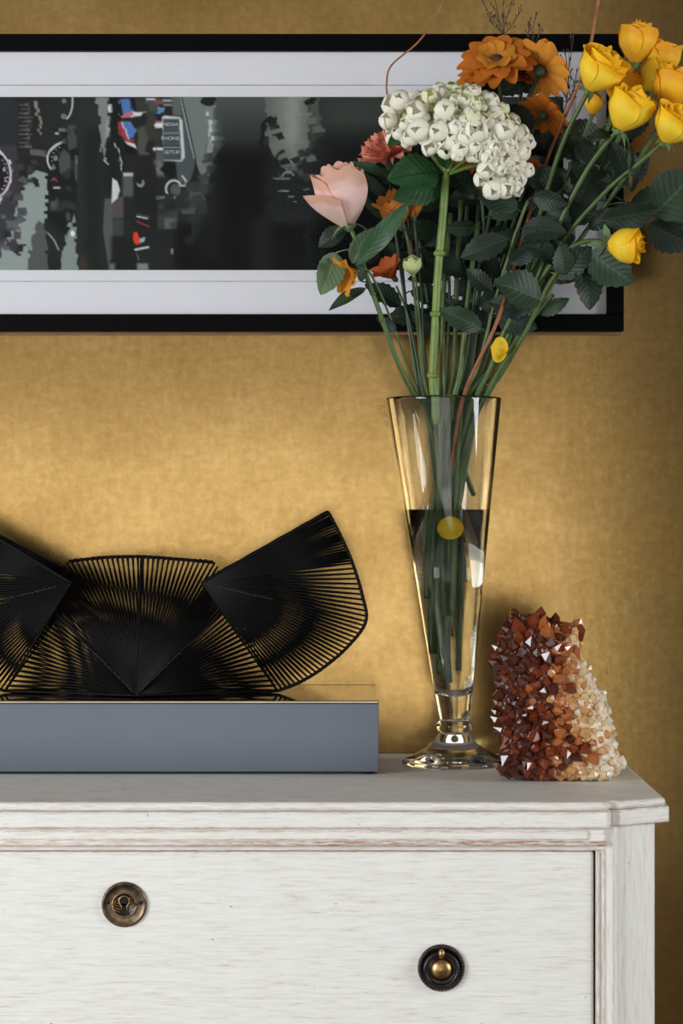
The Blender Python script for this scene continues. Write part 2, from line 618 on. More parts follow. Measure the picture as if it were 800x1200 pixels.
# corner posts: stile, groove and canted face
for s in (1, -1):
    poly = [(0.2447, 0.0065), (0.2625, 0.0065), (0.2665, 0.0190), (0.2755, 0.0215), (0.3062, 0.0400), (0.3062, 0.085), (0.2447, 0.085)]
    if s < 0:
        poly = [(2 * CX - x, y) for x, y in reversed(poly)]
    post = cpart('corner_post', MB().prism(poly, 0.0, FZ + 0.0005), MAT['paint_v'], 0.0012)
    bx0, bx1 = (0.2447, 0.2482) if s > 0 else (xr - 0.2482, xr - 0.2447)
    cpart('post_bead', MB().box(bx0, bx1, 0.0040, 0.02, 0.08, FZ - 0.0225), MAT['paint_v'], 0.0012)
    bx0, bx1 = (0.2508, 0.2535) if s > 0 else (xr - 0.2535, xr - 0.2508)
    cpart('post_bead', MB().box(bx0, bx1, 0.0048, 0.02, 0.08, FZ - 0.0225), MAT['paint_v'], 0.0012)
    sx0, sx1 = (0.288, 0.3062) if s > 0 else (xr - 0.3062, xr - 0.288)
    cpart('side_panel', MB().box(sx0, sx1, 0.085, BK, 0.09, FZ), MAT['paint_v'], 0.001)
cpart('carcass_core', MB().box(xr - 0.288, 0.288, 0.045, BK, 0.09, FZ - 0.001), MAT['dark_void'], 0)  # near-black colour stands in for the shade inside the drawer gaps
cpart('plinth_rail', MB().box(xr - 0.2447, 0.2447, 0.0090, 0.04, 0.05, 0.098), MAT['paint_h'])

DY = 0.0070            # drawer front plane


def lathe_front(prof, x, z, y, n=40):
    """profile (r, height towards the camera) spun about an axis pointing at -y"""
    M = Matrix.Translation((x, y, z)) @ Matrix.Rotation(PI / 2, 4, 'X')
    return MB().lathe(prof, n, M)


def escutcheon(dr, x, z):
    y = DY
    lathe_front([(0.0218, 0.0), (0.0218, 0.0018), (0.0208, 0.0030), (0.0194, 0.0030), (0.0180, 0.0018), (0.0125, 0.0024), (0.0, 0.0024)], x, z, y, 48).build('escutcheon', MAT['brass_dark'], dr)
    lathe_front([(0.0122, 0.0022), (0.0122, 0.0034), (0.0114, 0.0038), (0.0108, 0.0030), (0.0, 0.0030)], x, z, y, 40).build('lock_boss', MAT['black_metal'], dr)
    ribs = MB()
    yb = y - 0.0036
    ring = [(x + 0.0115 * math.cos(a), yb, z + 0.0115 * math.sin(a)) for a in [2 * PI * k / 36 for k in range(37)]]
    ribs.tube(ring, 0.00055, 6)
    for s in (-1, 1):
        for k in range(6):
            z1 = z + 0.0062 - k * 0.0026
            pts = []
            for j in range(6):
                t = j / 5
                xx = 0.0046 + t * 0.0062
                zz = z1 + 0.0022 * t * t + 0.0012 * t
                if xx * xx + (zz - z) ** 2 < 0.0112 ** 2:
                    pts.append((x + s * xx, yb, zz))
            if len(pts) > 1:
                ribs.tube(pts, 0.00042, 5)
    # raised lip round the keyhole
    lip = []
    for k in range(25):
        a = -PI / 2 + 0.62 + (2 * PI - 1.24) * k / 24
        lip.append((x + 0.0050 * math.cos(a), yb, z + 0.0034 + 0.0050 * math.sin(a)))
    lip = [(x + 0.0030, yb, z - 0.0095)] + lip + [(x - 0.0030, yb, z - 0.0095)]
    ribs.tube(lip, 0.0006, 6)
    ribs.build('lock_tracery', MAT['brass'], dr)
    kh = MB()
    yk = y - 0.0033
    v = [(x, yk, z + 0.0034)]
    for k in range(20):
        a = 2 * PI * k / 20
        v.append((x + 0.0046 * math.cos(a), yk, z + 0.0034 + 0.0046 * math.sin(a)))
    kh.add(v, [(0, 1 + k, 1 + (k + 1) % 20) for k in range(20)])
    kh.box(x - 0.0027, x + 0.0027, yk, yk + 0.001, z - 0.0095, z + 0.001)
    kh.build('keyhole', MAT['dark_void'], dr, smooth=False)
    for s in (-1, 1):
        lathe_front([(0.0020, 0.0018), (0.0017, 0.0031), (0.0, 0.0033)], x + s * 0.0155, z + 0.002, y, 12).build('screw', MAT['black_metal'], dr)


def drawer_pull(dr, x, z):
    y = DY
    lathe_front([(0.0226, 0.0), (0.0226, 0.0022), (0.0205, 0.0034), (0.0188, 0.0028), (0.0172, 0.0016), (0.0110, 0.0016), (0.0, 0.0016)], x, z, y, 48).build('pull_backplate', MAT['black_metal'], dr)
    bd = MB()
    for k in range(44):
        a = 2 * PI * k / 44
        bd.ball((x + 0.0212 * math.cos(a), y - 0.0030, z + 0.0212 * math.sin(a)), 0.00125, 6, 4)
    bd.build('beaded_edge', MAT['brass_dark'], dr)
    ring = MB()
    N = 40
    pts = [(x + 0.0158 * math.cos(2 * PI * k / N), y - 0.0055, z - 0.0012 + 0.0158 * math.sin(2 * PI * k / N)) for k in range(N + 1)]
    ring.tube(pts, 0.0021, 10, cap=False)
    ring.build('pull_ring', MAT['black_metal'], dr)
    lathe_front([(0.0118, 0.0014), (0.0118, 0.0028), (0.0106, 0.0034), (0.0104, 0.0050), (0.0088, 0.0074), (0.0054, 0.0092), (0.0, 0.0099)], x, z - 0.001, y, 32).build('pull_dome', MAT['brass'], dr)
    pb = MB()
    pb.tube([(x, y, z + 0.0150), (x, y - 0.0070, z + 0.0150)], [0.0028, 0.0034], 12)
    pb.ball((x, y - 0.0075, z + 0.0146), 0.0037, 12, 8, (0.85, 0.8, 1.25))
    pb.build('pull_post', MAT['brass'], dr)


zt = 0.8020
for di in range(3):
    zb = zt - 0.2265
    mb = MB().box(xr - 0.2430, 0.2430, DY, 0.044, zb, zt)
    dr = mb.build('drawer', MAT['paint_h'], chest, smooth=False, bevel=0.0022)
    dr.location = (0, 0, 0)
    escutcheon(dr, CX, zt - 0.0510)
    drawer_pull(dr, 0.0960, zt - 0.1120)
    drawer_pull(dr, xr - 0.0960, zt - 0.1120)
    if di < 2:
        cpart('drawer_rail', MB().box(xr - 0.2447, 0.2447, 0.0085, 0.04, zb - 0.0105, zb - 0.0020), MAT['paint_h'])
    zt = zb - 0.0125

# ------------------------------------------------------------------ framed picture
FY = WALL_Y - 0.026      # front of the frame
fx1 = P(731, 0, FY).x
fz1, fz0 = P(0, 39.5, FY).z, P(0, 388, FY).z
fx0 = P(-330, 0, FY).x
bw = S(20, FY)
pic = thing('framed_picture', 'long framed print of smeared car dashboards in white mat', 'picture', ((fx0 + fx1) / 2, WALL_Y, fz0))
for nm, a in (('frame_rail', (fx0, fx1, FY, WALL_Y - 0.0065, fz1 - bw, fz1)), ('frame_rail', (fx0, fx1, FY, WALL_Y - 0.0065, fz0, fz0 + bw)),
              ('frame_stile', (fx0, fx0 + bw, FY, WALL_Y - 0.0065, fz0 + bw, fz1 - bw)), ('frame_stile', (fx1 - bw, fx1, FY, WALL_Y - 0.0065, fz0 + bw, fz1 - bw))):
    MB().box(*a).build(nm, MAT['black_frame'], pic, smooth=False, bevel=0.0008)
MB().box(fx0 + 0.001, fx1 - 0.001, WALL_Y - 0.0068, WALL_Y, fz0 - 0.0022, fz1 - 0.001).build('backing_board', MAT['reflection_edge'], pic, smooth=False)  # gold-toned lower lip paints in the reflection along the frame's underside
MY = FY + 0.010          # mat plane
px0, px1 = P(-276, 0, MY).x, P(660, 0, MY).x
pz1, pz0 = P(0, 113.5, MY).z, P(0, 316.5, MY).z
mx0, mx1, mz0, mz1 = fx0 + bw, fx1 - bw, fz0 + bw, fz1 - bw


def ring_board(x0, x1, z0, z1, a0, a1, b0, b1, y0, y1):
    """board with a rectangular opening a0..a1 x b0..b1"""
    v = []
    for y in (y0, y1):
        v += [(x0, y, z0), (x1, y, z0), (x1, y, z1), (x0, y, z1), (a0, y, b0), (a1, y, b0), (a1, y, b1), (a0, y, b1)]
    f = []
    for i in range(4):
        j = (i + 1) % 4
        f += [(i, j, 4 + j, 4 + i), (8 + j, 8 + i, 12 + i, 12 + j), (4 + i, 4 + j, 12 + j, 12 + i), (i, 8 + i, 8 + j, j)]
    return MB().add(v, f)


g = S(13, MY)
ring_board(mx0, mx1, mz0, mz1, px0 - g, px1 + g, pz0 - g, pz1 + g, MY - 0.0022, MY - 0.0002).build('mat_board', MAT['mat_board'], pic, smooth=False)
ring_board(px0 - g - 0.001, px1 + g + 0.001, pz0 - g - 0.001, pz1 + g + 0.001, px0 - g, px1 + g, pz0 - g, pz1 + g, MY - 0.0024, MY - 0.0022).build('mat_bevel', MAT['bevel_cut'], pic, smooth=False)
ring_board(px0 - g - 0.006, px1 + g + 0.006, pz0 - g - 0.006, pz1 + g + 0.006, px0, px1, pz0, pz1, MY, MY + 0.001).build('inner_mat', MAT['mat_board'], pic, smooth=False)

# --- the print: colours painted on a fine grid
CELL = 1.25
gx = np.arange(-276, 660.01, CELL)
gy = np.arange(113.5, 316.51, CELL)
X, Yp = np.meshgrid(gx, gy)
IMG = np.zeros(X.shape + (3,))
prs = np.random.RandomState(5)
# stepped sideways jitter: the smear's ragged block edges
X0 = X
_jit = prs.uniform(-1, 1, (80, 90))
XJ = X0 + 2.6 * _jit[((Yp - 113) / 4.6).astype(int) % 80, ((X0 + 280) / 21).astype(int) % 90]
X = XJ


def sm(d, soft):
    return np.clip(0.5 - d / (2 * soft), 0, 1)


def paint(mask, c):
    global IMG
    IMG = IMG * (1 - mask[..., None]) + np.array(c, float) * mask[..., None]


def rect(x0, y0, x1, y1, c, a=1.0, soft=0.8):
    d = np.maximum(np.maximum(x0 - X, X - x1), np.maximum(y0 - Yp, Yp - y1))
    paint(sm(d, soft) * a, c)


def ell(cx, cy, rx, ry, c, a=1.0, soft=0.08):
    d = np.sqrt(((X - cx) / rx) ** 2 + ((Yp - cy) / ry) ** 2) - 1
    paint(sm(d, soft) * a, c)


def arc(cx, cy, r, a0, a1, wd, c, ry=None):
    ry = ry or r
    n = 26
    pts = [(cx + r * math.cos(math.radians(a0 + (a1 - a0) * k / n)), cy - ry * math.sin(math.radians(a0 + (a1 - a0) * k / n))) for k in range(n + 1)]
    pline(pts, wd, c)


def pline(pts, wd, c, a=1.0):
    d = np.full(X.shape, 1e9)
    for (x0, y0), (x1, y1) in zip(pts[:-1], pts[1:]):
        L2 = (x1 - x0) ** 2 + (y1 - y0) ** 2 + 1e-9
        t = np.clip(((X - x0) * (x1 - x0) + (Yp - y0) * (y1 - y0)) / L2, 0, 1)
        d = np.minimum(d, np.hypot(X - x0 - t * (x1 - x0), Yp - y0 - t * (y1 - y0)))
    paint(sm(d - wd / 2, 0.7) * a, c)


def poly(pts, c, a=1.0):
    d = np.full(X.shape, 1e9)
    inside = np.zeros(X.shape, bool)
    n = len(pts)
    for i in range(n):
        x0, y0 = pts[i]
        x1, y1 = pts[(i + 1) % n]
        L2 = (x1 - x0) ** 2 + (y1 - y0) ** 2 + 1e-9
        t = np.clip(((X - x0) * (x1 - x0) + (Yp - y0) * (y1 - y0)) / L2, 0, 1)
        d = np.minimum(d, np.hypot(X - x0 - t * (x1 - x0), Yp - y0 - t * (y1 - y0)))
        cond = ((y0 > Yp) != (y1 > Yp)) & (X < (x1 - x0) * (Yp - y0) / (y1 - y0 + 1e-12) + x0)
        inside ^= cond
    d = np.where(inside, -d, d)
    paint(sm(d, 0.7) * a, c)


def blocks(x0, x1, y0, y1, n, cols, wr=(5, 14), hr=(5, 12), a=1.0):
    for _ in range(n):
        bx, by = prs.uniform(x0, x1), prs.uniform(y0, y1)
        bw_, bh_ = prs.uniform(*wr), prs.uniform(*hr)
        c = cols[prs.randint(len(cols))]
        rect(bx, by, bx + bw_, by + bh_, c, a, 0.9)


# broad tones
paint(np.ones(X.shape), (36, 38, 38))
rect(-280, 100, 22, 330, (58, 58, 62))
rect(-280, 100, 25, 170, (44, 47, 50))
# left of the frame: more of the same smear
for k in range(24):
    bx = prs.uniform(-276, -20)
    rect(bx, prs.uniform(110, 200), bx + prs.uniform(8, 30), prs.uniform(220, 330), [(28, 30, 30), (120, 130, 128), (70, 74, 76), (44, 46, 48)][prs.randint(4)], 0.8, 3)
blocks(-276, -20, 115, 310, 150, [(24, 26, 26), (90, 96, 96), (60, 62, 64), (40, 42, 44)])
arc(-30, 205, 42, -70, 70, 2.2, (225, 220, 222))
# pale lower left sweep
poly([(-5, 330), (0, 290), (14, 262), (22, 232), (33, 205), (40, 199), (54, 203), (53, 260), (47, 330)], (142, 154, 149))
poly([(30, 330), (36, 280), (46, 258), (53, 262), (56, 330)], (84, 88, 84))
poly([(68, 330), (76, 275), (86, 245), (90, 330)], (128, 142, 138))
# dark band of dials
poly([(19, 114), (52, 114), (56, 160), (46, 185), (32, 205), (20, 200)], (38, 40, 38))
poly([(53, 185), (72, 160), (90, 165), (90, 240), (76, 275), (54, 255)], (27, 30, 29))
poly([(54, 114), (88, 114), (92, 160), (70, 165), (54, 185)], (40, 43, 41))
# tick ladder
for k in range(11):
    yy = 122 + k * 4.9
    rect(22 + (k % 3), yy, 30 + (k % 4) * 2.4, yy + 1.6, (104, 108, 104), 0.8)
    rect(29 + (k % 2) * 3, yy - 2, 33 + (k % 3), yy + 2.4, (128, 130, 126), 0.5)
    rect(24, yy + 2, 40 - (k % 3) * 3, yy + 3, (20, 22, 21), 0.8)
poly([(40, 118), (44.5, 118), (48.5, 158), (46.5, 158)], (132, 124, 120))
poly([(37, 174), (55, 176), (54, 184), (36, 181)], (92, 94, 98))
blocks(18, 40, 182, 215, 14, [(30, 32, 32), (84, 88, 88), (58, 60, 62)], (4, 9), (4, 8))
blocks(0, 22, 220, 290, 30, [(60, 60, 66), (40, 40, 46), (92, 98, 98), (74, 76, 82)], (5, 12), (5, 10))
blocks(60, 82, 140, 260, 22, [(48, 52, 50), (30, 33, 32), (70, 74, 72)], (4, 11), (5, 12))
# dials
X = X0
ell(-8, 204, 19, 27, (34, 33, 40))
arc(-10, 204, 22, -72, 72, 2.0, (214, 208, 212), 28)
arc(-10, 204, 19.6, -60, 10, 0.8, (132, 62, 72), 25)
for a in range(-50, 60, 14):
    ar = math.radians(a)
    rect(-10 + 17 * math.cos(ar), 204 - 22 * math.sin(ar) - .5, -8 + 17.5 * math.cos(ar), 204 - 22 * math.sin(ar) + .6, (196, 192, 196), 0.9, 0.5)
arc(78, 186, 23, 112, 215, 2.0, (206, 210, 206), 20)
pline([(59, 176), (66, 170), (72, 166)], 1.6, (198, 204, 198))
for k in range(6):
    ar = math.radians(120 + k * 17)
    rect(78 + 18 * math.cos(ar) - .7, 186 - 16 * math.sin(ar) - .6, 78 + 18 * math.cos(ar) + .9, 186 - 16 * math.sin(ar) + .6, (186, 190, 186), 0.9, 0.5)
ell(64.5, 185, 3, 3, (120, 126, 122))
ell(62, 196, 2.4, 2.6, (108, 114, 110))
pline([(60, 211), (63, 208), (66, 212)], 1.3, (176, 92, 84))
rect(62, 218.5, 70, 220.5, (204, 206, 200))
arc(74, 118, 10.5, -70, 40, 1.8, (202, 206, 202), 22)
ell(74.5, 118, 2.6, 3, (112, 116, 112))
ell(74, 136, 3.4, 3, (112, 116, 112))
rect(68, 150, 76, 154, (128, 132, 128), 0.8)
rect(64, 155, 68, 157, (214, 216, 210))
poly([(78, 160), (84, 150), (90, 162), (90, 172), (80, 176)], (70, 73, 72))
poly([(68, 186), (74, 174), (82, 182), (82, 196), (70, 204)], (74, 78, 76))
rect(87.5, 182, 90.5, 210, (124, 130, 126), 0.8)
poly([(54, 260), (66, 270), (72, 296), (68, 304), (56, 288)], (36, 42, 42))
pline([(56, 273), (63, 281), (68, 292)], 1.7, (150, 168, 170))
ell(84.5, 273, 2.4, 3.4, (226, 228, 222))
rect(58, 235, 66, 246, (96, 102, 100), 0.7, 2)
# dark pillar
X = XJ
rect(91, 100, 121, 330, (43, 47, 44), 1, 2)
rect(98, 150, 118, 330, (32, 36, 33), 1, 4)
rect(92, 300, 102, 330, (70, 58, 46), 0.7, 3)
poly([(112, 114), (128, 114), (130, 150), (124, 188), (119, 190), (117, 150)], (124, 132, 128))
poly([(119, 185), (130, 150), (138, 160), (148, 210), (132, 225), (120, 215)], (30, 34, 31))
ell(127, 127, 3.2, 5.2, (216, 219, 216))
rect(125, 140, 129, 160, (178, 186, 182), 0.7, 2)
pline([(120, 185), (126, 192)], 1.6, (206, 210, 206))
pline([(135, 168), (143, 199)], 1.5, (198, 203, 198))
pline([(131, 148), (138, 160), (146, 205)], 3.0, (22, 25, 22))
# blue lamps
rect(128, 114, 142, 148, (24, 26, 26), 1, 2)
poly([(140, 116), (152, 115), (155, 133), (142, 133)], (82, 118, 176))
rect(152, 116, 160, 127, (26, 26, 38), 1, 2)
poly([(141, 133), (156, 130), (158, 137), (143, 138)], (188, 108, 122))
poly([(153, 131), (170, 130), (166, 135), (154, 137)], (214, 216, 218))
poly([(138, 142), (144, 143), (150, 163), (146, 165), (140, 157)], (160, 60, 72))
poly([(143, 142), (153, 142), (159, 152), (154, 162), (148, 160)], (80, 120, 184))
pline([(143, 143), (147, 156), (150, 163)], 1.4, (216, 218, 220))
rect(146, 163, 156, 166, (178, 66, 92), 0.9, 1.2)
poly([(145, 165), (157, 168), (159, 174), (148, 169)], (204, 208, 204))
poly([(144, 168), (158, 174), (157, 181), (146, 180)], (18, 20, 19))
rect(158, 114, 172, 131, (54, 58, 56), 1, 1)
rect(171, 115, 184, 131, (72, 76, 74), 1, 1)
rect(169.5, 115, 180, 117, (208, 210, 208))
rect(171, 131, 182, 164, (58, 58, 50), 1, 1.5)
poly([(160, 150), (171, 147), (172, 182), (160, 182)], (78, 80, 72))
rect(158, 182, 182, 215, (33, 34, 33), 1, 2)
rect(181, 116, 189, 122, (120, 72, 80), 1, 1)
poly([(182, 125), (191, 126), (187, 134), (182, 132)], (98, 136, 184))
rect(182, 134, 191, 142, (30, 26, 40), 1, 1.5)
rect(181, 141, 192, 144, (176, 80, 92), 0.9, 1)
poly([(181, 144), (193, 143), (192, 149), (183, 150)], (220, 222, 224))
rect(189, 116, 200, 119, (176, 180, 178), 0.9)
rect(189, 121, 200, 124, (190, 192, 190), 0.6)
rect(181, 172, 191, 176, (214, 217, 214))
rect(181, 152, 190, 172, (50, 56, 48), 1, 1)
rect(182, 176, 192, 186, (84, 90, 90), 1, 1)
rect(182, 186, 191, 206, (110, 114, 110), 1, 3)
ell(199, 198, 9, 10, (22, 25, 24))
# console with buttons
X = X0
poly([(200, 112), (212, 112), (220, 155), (229, 190), (222, 212), (208, 215), (205, 190)], (76, 84, 86))
poly([(212, 112), (242, 112), (250, 150), (248, 200), (238, 215), (229, 190), (220, 155)], (112, 122, 120))
poly([(200, 112), (210, 112), (212, 135), (203, 133)], (92, 98, 98))
pline([(211, 113), (219, 152), (227, 185)], 1.4, (168, 174, 172))
pline([(212, 113), (221, 152), (229, 188), (226, 206)], 1.2, (26, 28, 28))
poly([(189, 137), (192, 135), (210, 137), (213, 141), (216, 184), (212, 189), (191, 188)], (196, 202, 200))
for k in range(3):
    yb = 139 + k * 16.8
    rect(190.5, yb, 209.5 + k * 1.0, yb + 14.5, (70, 82, 84), 1, 0.8)
rect(190, 153.2, 210, 155, (30, 36, 37), 0.9)
rect(190, 170, 211, 171.8, (30, 36, 37), 0.9)
# ring below the console
arc(203, 221, 9.2, 40, 290, 2.6, (190, 195, 192), 10)
pline([(209, 217), (216, 217), (217.5, 212), (213, 206)], 2.4, (184, 190, 187))
blocks(205, 232, 212, 258, 22, [(62, 66, 64), (44, 47, 46), (80, 86, 82), (54, 57, 56)], (8, 18), (5, 12), 0.9)
ell(205, 222, 6.2, 7, (84, 90, 90))
rect(183, 246, 208, 270, (58, 64, 60), 1, 2)
rect(192, 255, 206, 268, (92, 100, 94), 1, 1.6)
blocks(180, 205, 225, 262, 8, [(60, 66, 64), (44, 48, 47)], (6, 14), (4, 9))
# lower middle
rect(130, 230, 144, 255, (82, 76, 74), 1, 1)
rect(131, 256, 144, 276, (62, 68, 64), 1, 2)
poly([(122, 232), (131, 232), (132, 300), (126, 308), (120, 270)], (84, 88, 88))
rect(143, 202, 156, 230, (84, 90, 88), 1, 2)
rect(144, 202, 155, 206, (186, 192, 188), 1, 1)
poly([(131, 208), (137, 212), (140, 222), (137, 232), (130, 238)], (204, 208, 206))
rect(156, 206, 184, 280, (31, 34, 33), 1, 2)
ell(164, 214, 4.8, 5.0, (132, 138, 134))
ell(163, 211, 3.4, 4.4, (31, 34, 33))
rect(130, 278, 160, 330, (30, 33, 31), 1, 3)
pline([(160, 253), (172, 255.5)], 1.6, (214, 217, 214))
pline([(160, 259), (174, 265)], 1.6, (150, 62, 52))
pline([(160, 250), (175, 254)], 1.0, (90, 94, 92))
poly([(156, 272), (160, 271), (163, 280), (164, 285), (158, 286), (155, 280)], (222, 66, 42))
poly([(163, 279), (170, 277), (168, 283), (163, 284)], (150, 178, 182))
pline([(158, 292), (173, 289)], 2.4, (206, 210, 206))
rect(160, 308, 173, 316, (120, 136, 130), 1, 1.5)
rect(127, 308, 134, 318, (120, 130, 126), 0.8, 2)
pline([(160, 297), (162, 304)], 1, (120, 124, 122))
rect(184, 268, 205, 300, (34, 37, 36), 1, 2)
ell(201, 294, 1.8, 3.6, (166, 172, 170))
# right: fading into black
X = XJ
rect(205, 262, 700, 330, (13, 15, 15), 1, 6)
poly([(238, 112), (262, 112), (260, 168), (248, 190), (242, 215), (236, 214), (244, 170)], (118, 128, 124))
pline([(243.5, 132), (246, 158), (246, 178)], 3.2, (204, 214, 206), 0.85)
ell(243, 118, 9, 6, (30, 33, 32))
for k in range(9):
    bx, by = 236 - k * 2.6 + (k % 2) * 6, 182 + k * 12
    poly([(bx, by), (bx + 12, by - 4), (bx + 14, by + 6), (bx + 3, by + 10)], (74 - k * 5, 80 - k * 5, 79 - k * 5))
# soft grey top and the black heart of the picture
for k in range(14):
    t = k / 13
    rect(254 + 2 * t, 100, 312, 118 + 60 * (1 - t), (44 + 38 * t, 49 + 42 * t, 46 + 40 * t), 0.32, 5)
rect(252, 176, 312, 330, (12, 13, 14), 1, 12)
rect(246, 215, 256, 300, (28, 31, 32), 0.7, 6)
poly([(311, 112), (360, 112), (364, 140), (360, 175), (352, 190), (336, 205), (318, 180), (312, 160)], (98, 106, 100))
rect(326, 100, 360, 170, (134, 142, 132), 0.8, 10)
rect(338, 100, 346, 190, (150, 156, 146), 0.5, 6)
poly([(364, 112), (372, 112), (380, 160), (366, 165)], (78, 86, 80))
rect(372, 100, 665, 165, (62, 70, 64), 0.75, 26)
rect(376, 160, 700, 330, (14, 16, 16), 0.95, 18)
for (bx, by, cc) in ((361, 117, 22), (365, 140, 96), (370, 150, 92), (318, 146, 40), (326, 158, 34), (352, 178, 48), (362, 184, 96), (344, 186, 40), (338, 196, 86), (350, 202, 78), (330, 188, 30), (318, 140, 30), (342, 206, 40), (357, 206, 64)):
    poly([(bx - 6, by), (bx + 5, by - 4), (bx + 8, by + 4), (bx - 2, by + 6)], (cc, cc + 4, cc))
pline([(304, 170), (308, 145), (316, 138)], 5, (22, 24, 23))
arc(334, 190, 12, 100, 200, 2.6, (24, 26, 25), 14)
rect(316, 206, 356, 250, (30, 34, 35), 0.85, 8)
arc(336, 207, 6.5, 20, 170, 1.6, (150, 156, 154), 6)
pline([(321, 209), (338, 209)], 1.5, (146, 150, 148))
pline([(328, 223), (338, 223.5)], 1.4, (150, 154, 152))
pline([(338, 230), (344, 230)], 1.4, (140, 144, 142))
pline([(344, 236), (347, 236)], 1.2, (120, 124, 122))
pline([(353, 222), (359, 221)], 1.3, (126, 130, 128))
rect(295, 254, 318, 330, (30, 33, 30), 0.8, 5)
rect(356, 265, 365, 330, (28, 32, 34), 0.7, 4)
rect(232, 255, 250, 300, (26, 29, 30), 0.8, 5)
X = X0
# fine print streak noise
IMG += prs.normal(0, 2.2, X.shape)[..., None]
IMG = np.clip(IMG, 4, 255) / 255.0
LIN = np.where(IMG <= 0.04045, IMG / 12.92, ((IMG + 0.055) / 1.055) ** 2.4)

nyy, nxx = X.shape
PY = MY + 0.0014
wx = px0 + (gx - gx[0]) / (gx[-1] - gx[0]) * (px1 - px0)
wz = pz1 + (gy - gy[0]) / (gy[-1] - gy[0]) * (pz0 - pz1)
WX, WZ = np.meshgrid(wx, wz)
co = np.stack([WX, np.full(WX.shape, PY), WZ], -1).reshape(-1, 3)
off = wpos(pic)
co = co - np.array(off[:])
idx = np.arange(nxx * nyy).reshape(nyy, nxx)
quads = np.stack([idx[:-1, :-1], idx[1:, :-1], idx[1:, 1:], idx[:-1, 1:]], -1).reshape(-1, 4)
me = bpy.data.meshes.new('print')
me.vertices.add(len(co))
me.vertices.foreach_set('co', co.ravel())
me.loops.add(quads.size)
me.loops.foreach_set('vertex_index', quads.ravel())
me.polygons.add(len(quads))
me.polygons.foreach_set('loop_start', np.arange(0, quads.size, 4))
me.update(calc_edges=True)
ca = me.color_attributes.new('ink', 'FLOAT_COLOR', 'POINT')
ca.data.foreach_set('color', np.concatenate([LIN.reshape(-1, 3), np.ones((nxx * nyy, 1))], 1).ravel())
m, nt, b = new_mat('printed_ink')
vc = node(nt, 'ShaderNodeVertexColor', layer_name='ink')
nt.links.new(vc.outputs[0], b.inputs['Base Color'])
b.inputs['Roughness'].default_value = 0.6
b.inputs['Specular IOR Level'].default_value = 0.04
me.materials.append(m)
prt = link(bpy.data.objects.new('print', me), pic)


def lettering(txt, px, py, hpx, c, stretch=1.0):
    cu = bpy.data.curves.new('lettering', 'FONT')
    cu.body = txt
    cu.size = S(hpx, PY) * 1.4
    cu.align_x = 'CENTER'
    cu.align_y = 'CENTER'
    t = bpy.data.objects.new('lettering_curve', cu)
    COL.objects.link(t)
    dg = bpy.context.evaluated_depsgraph_get()
    me2 = bpy.data.meshes.new_from_object(t.evaluated_get(dg))
    bpy.data.objects.remove(t)
    c0 = P(px, py, PY) - Vector((0, 0.0004, 0)) - off
    for v in me2.vertices:
        v.co = Vector((c0.x + v.co.x * stretch, c0.y, c0.z + v.co.y))
    me2.materials.clear()
    me2.materials.append(c)
    me2.name = 'lettering'
    link(bpy.data.objects.new('lettering', me2), prt)


ink_w = simple('pale_print_ink', (206, 212, 210), rough=0.6)
ink_g = simple('grey_print_ink', (150, 156, 152), rough=0.6)
lettering('MEDIA', 199.5, 146, 4.0, ink_w, 1.15)
lettering('PHONE', 199.5, 162.3, 4.0, ink_w, 1.15)
lettering('SETUP', 201.5, 178.6, 4.0, ink_w, 1.15)
lettering('OFF', 188, 232, 4.0, ink_g, 1.1)
lettering('6', 5, 198.5, 5.5, ink_w)
lettering('7', 6, 211, 5.0, ink_w)
pane = MB().box(mx0, mx1, MY - 0.0052, MY - 0.0032, mz0, mz1).build('glazing', MAT['pane'], pic, smooth=False)

# ------------------------------------------------------------------ low plinth and string sculpture
QY0, QY1 = 0.2315, 0.4485
qz1 = P(0, 821, QY0).z
qx1 = P(443.5, 0, QY0).x
qx0 = 2 * CX - qx1 - 0.06
pl = thing('display_plinth', 'low blue grey lacquered plinth under the black string sculpture', 'plinth', ((qx0 + qx1) / 2, (QY0 + QY1) / 2, TOP_Z))
MB().box(qx0, qx1, QY0, QY1, TOP_Z + 0.0032, qz1 - 0.0034).build('body', MAT['grey_lacquer'], pl, smooth=False, bevel=0.0006)
MB().box(qx0, qx1, QY0 - 0.0006, QY1, qz1 - 0.0032, qz1).build('top_plate', MAT['mirror'], pl, smooth=False, bevel=0.0008)
for fx in (qx0 + 0.012, qx1 - 0.012):
    for fy in (QY0 + 0.012, QY1 - 0.015):
        MB().lathe([(0.006, TOP_Z), (0.006, TOP_Z + 0.0034)], 14, Matrix.Translation((fx, fy, 0))).build('foot', MAT['dark_void'], pl)

scu = thing('string_sculpture', 'black string sculpture of folded fans on the low plinth', 'sculpture', (P(165, 0, 0.33).x, 0.335, qz1))
SX = P(165, 0, 0.33).x
RIM = 0.335


def wp(px, py, Y=RIM):
    """world point of the right half, given at the rim depth"""
    p = P(px, py, RIM)
    return Vector((p.x, Y, max(p.z, qz1 + 0.0022)))


def polyline_even(pts, n):
    pts = crom(pts, 12)
    L = [0]
    for a, b_ in zip(pts[:-1], pts[1:]):
        L.append(L[-1] + (b_ - a).length)
    out = []
    for k in range(n):
        d = L[-1] * k / (n - 1)
        i = 0
        while i < len(L) - 2 and L[i + 1] < d:
            i += 1
        t = (d - L[i]) / max(L[i + 1] - L[i], 1e-9)
        out.append(pts[i].lerp(pts[i + 1], t))
    return out


def mir(p):
    return Vector((2 * SX - p.x, p.y, p.z))


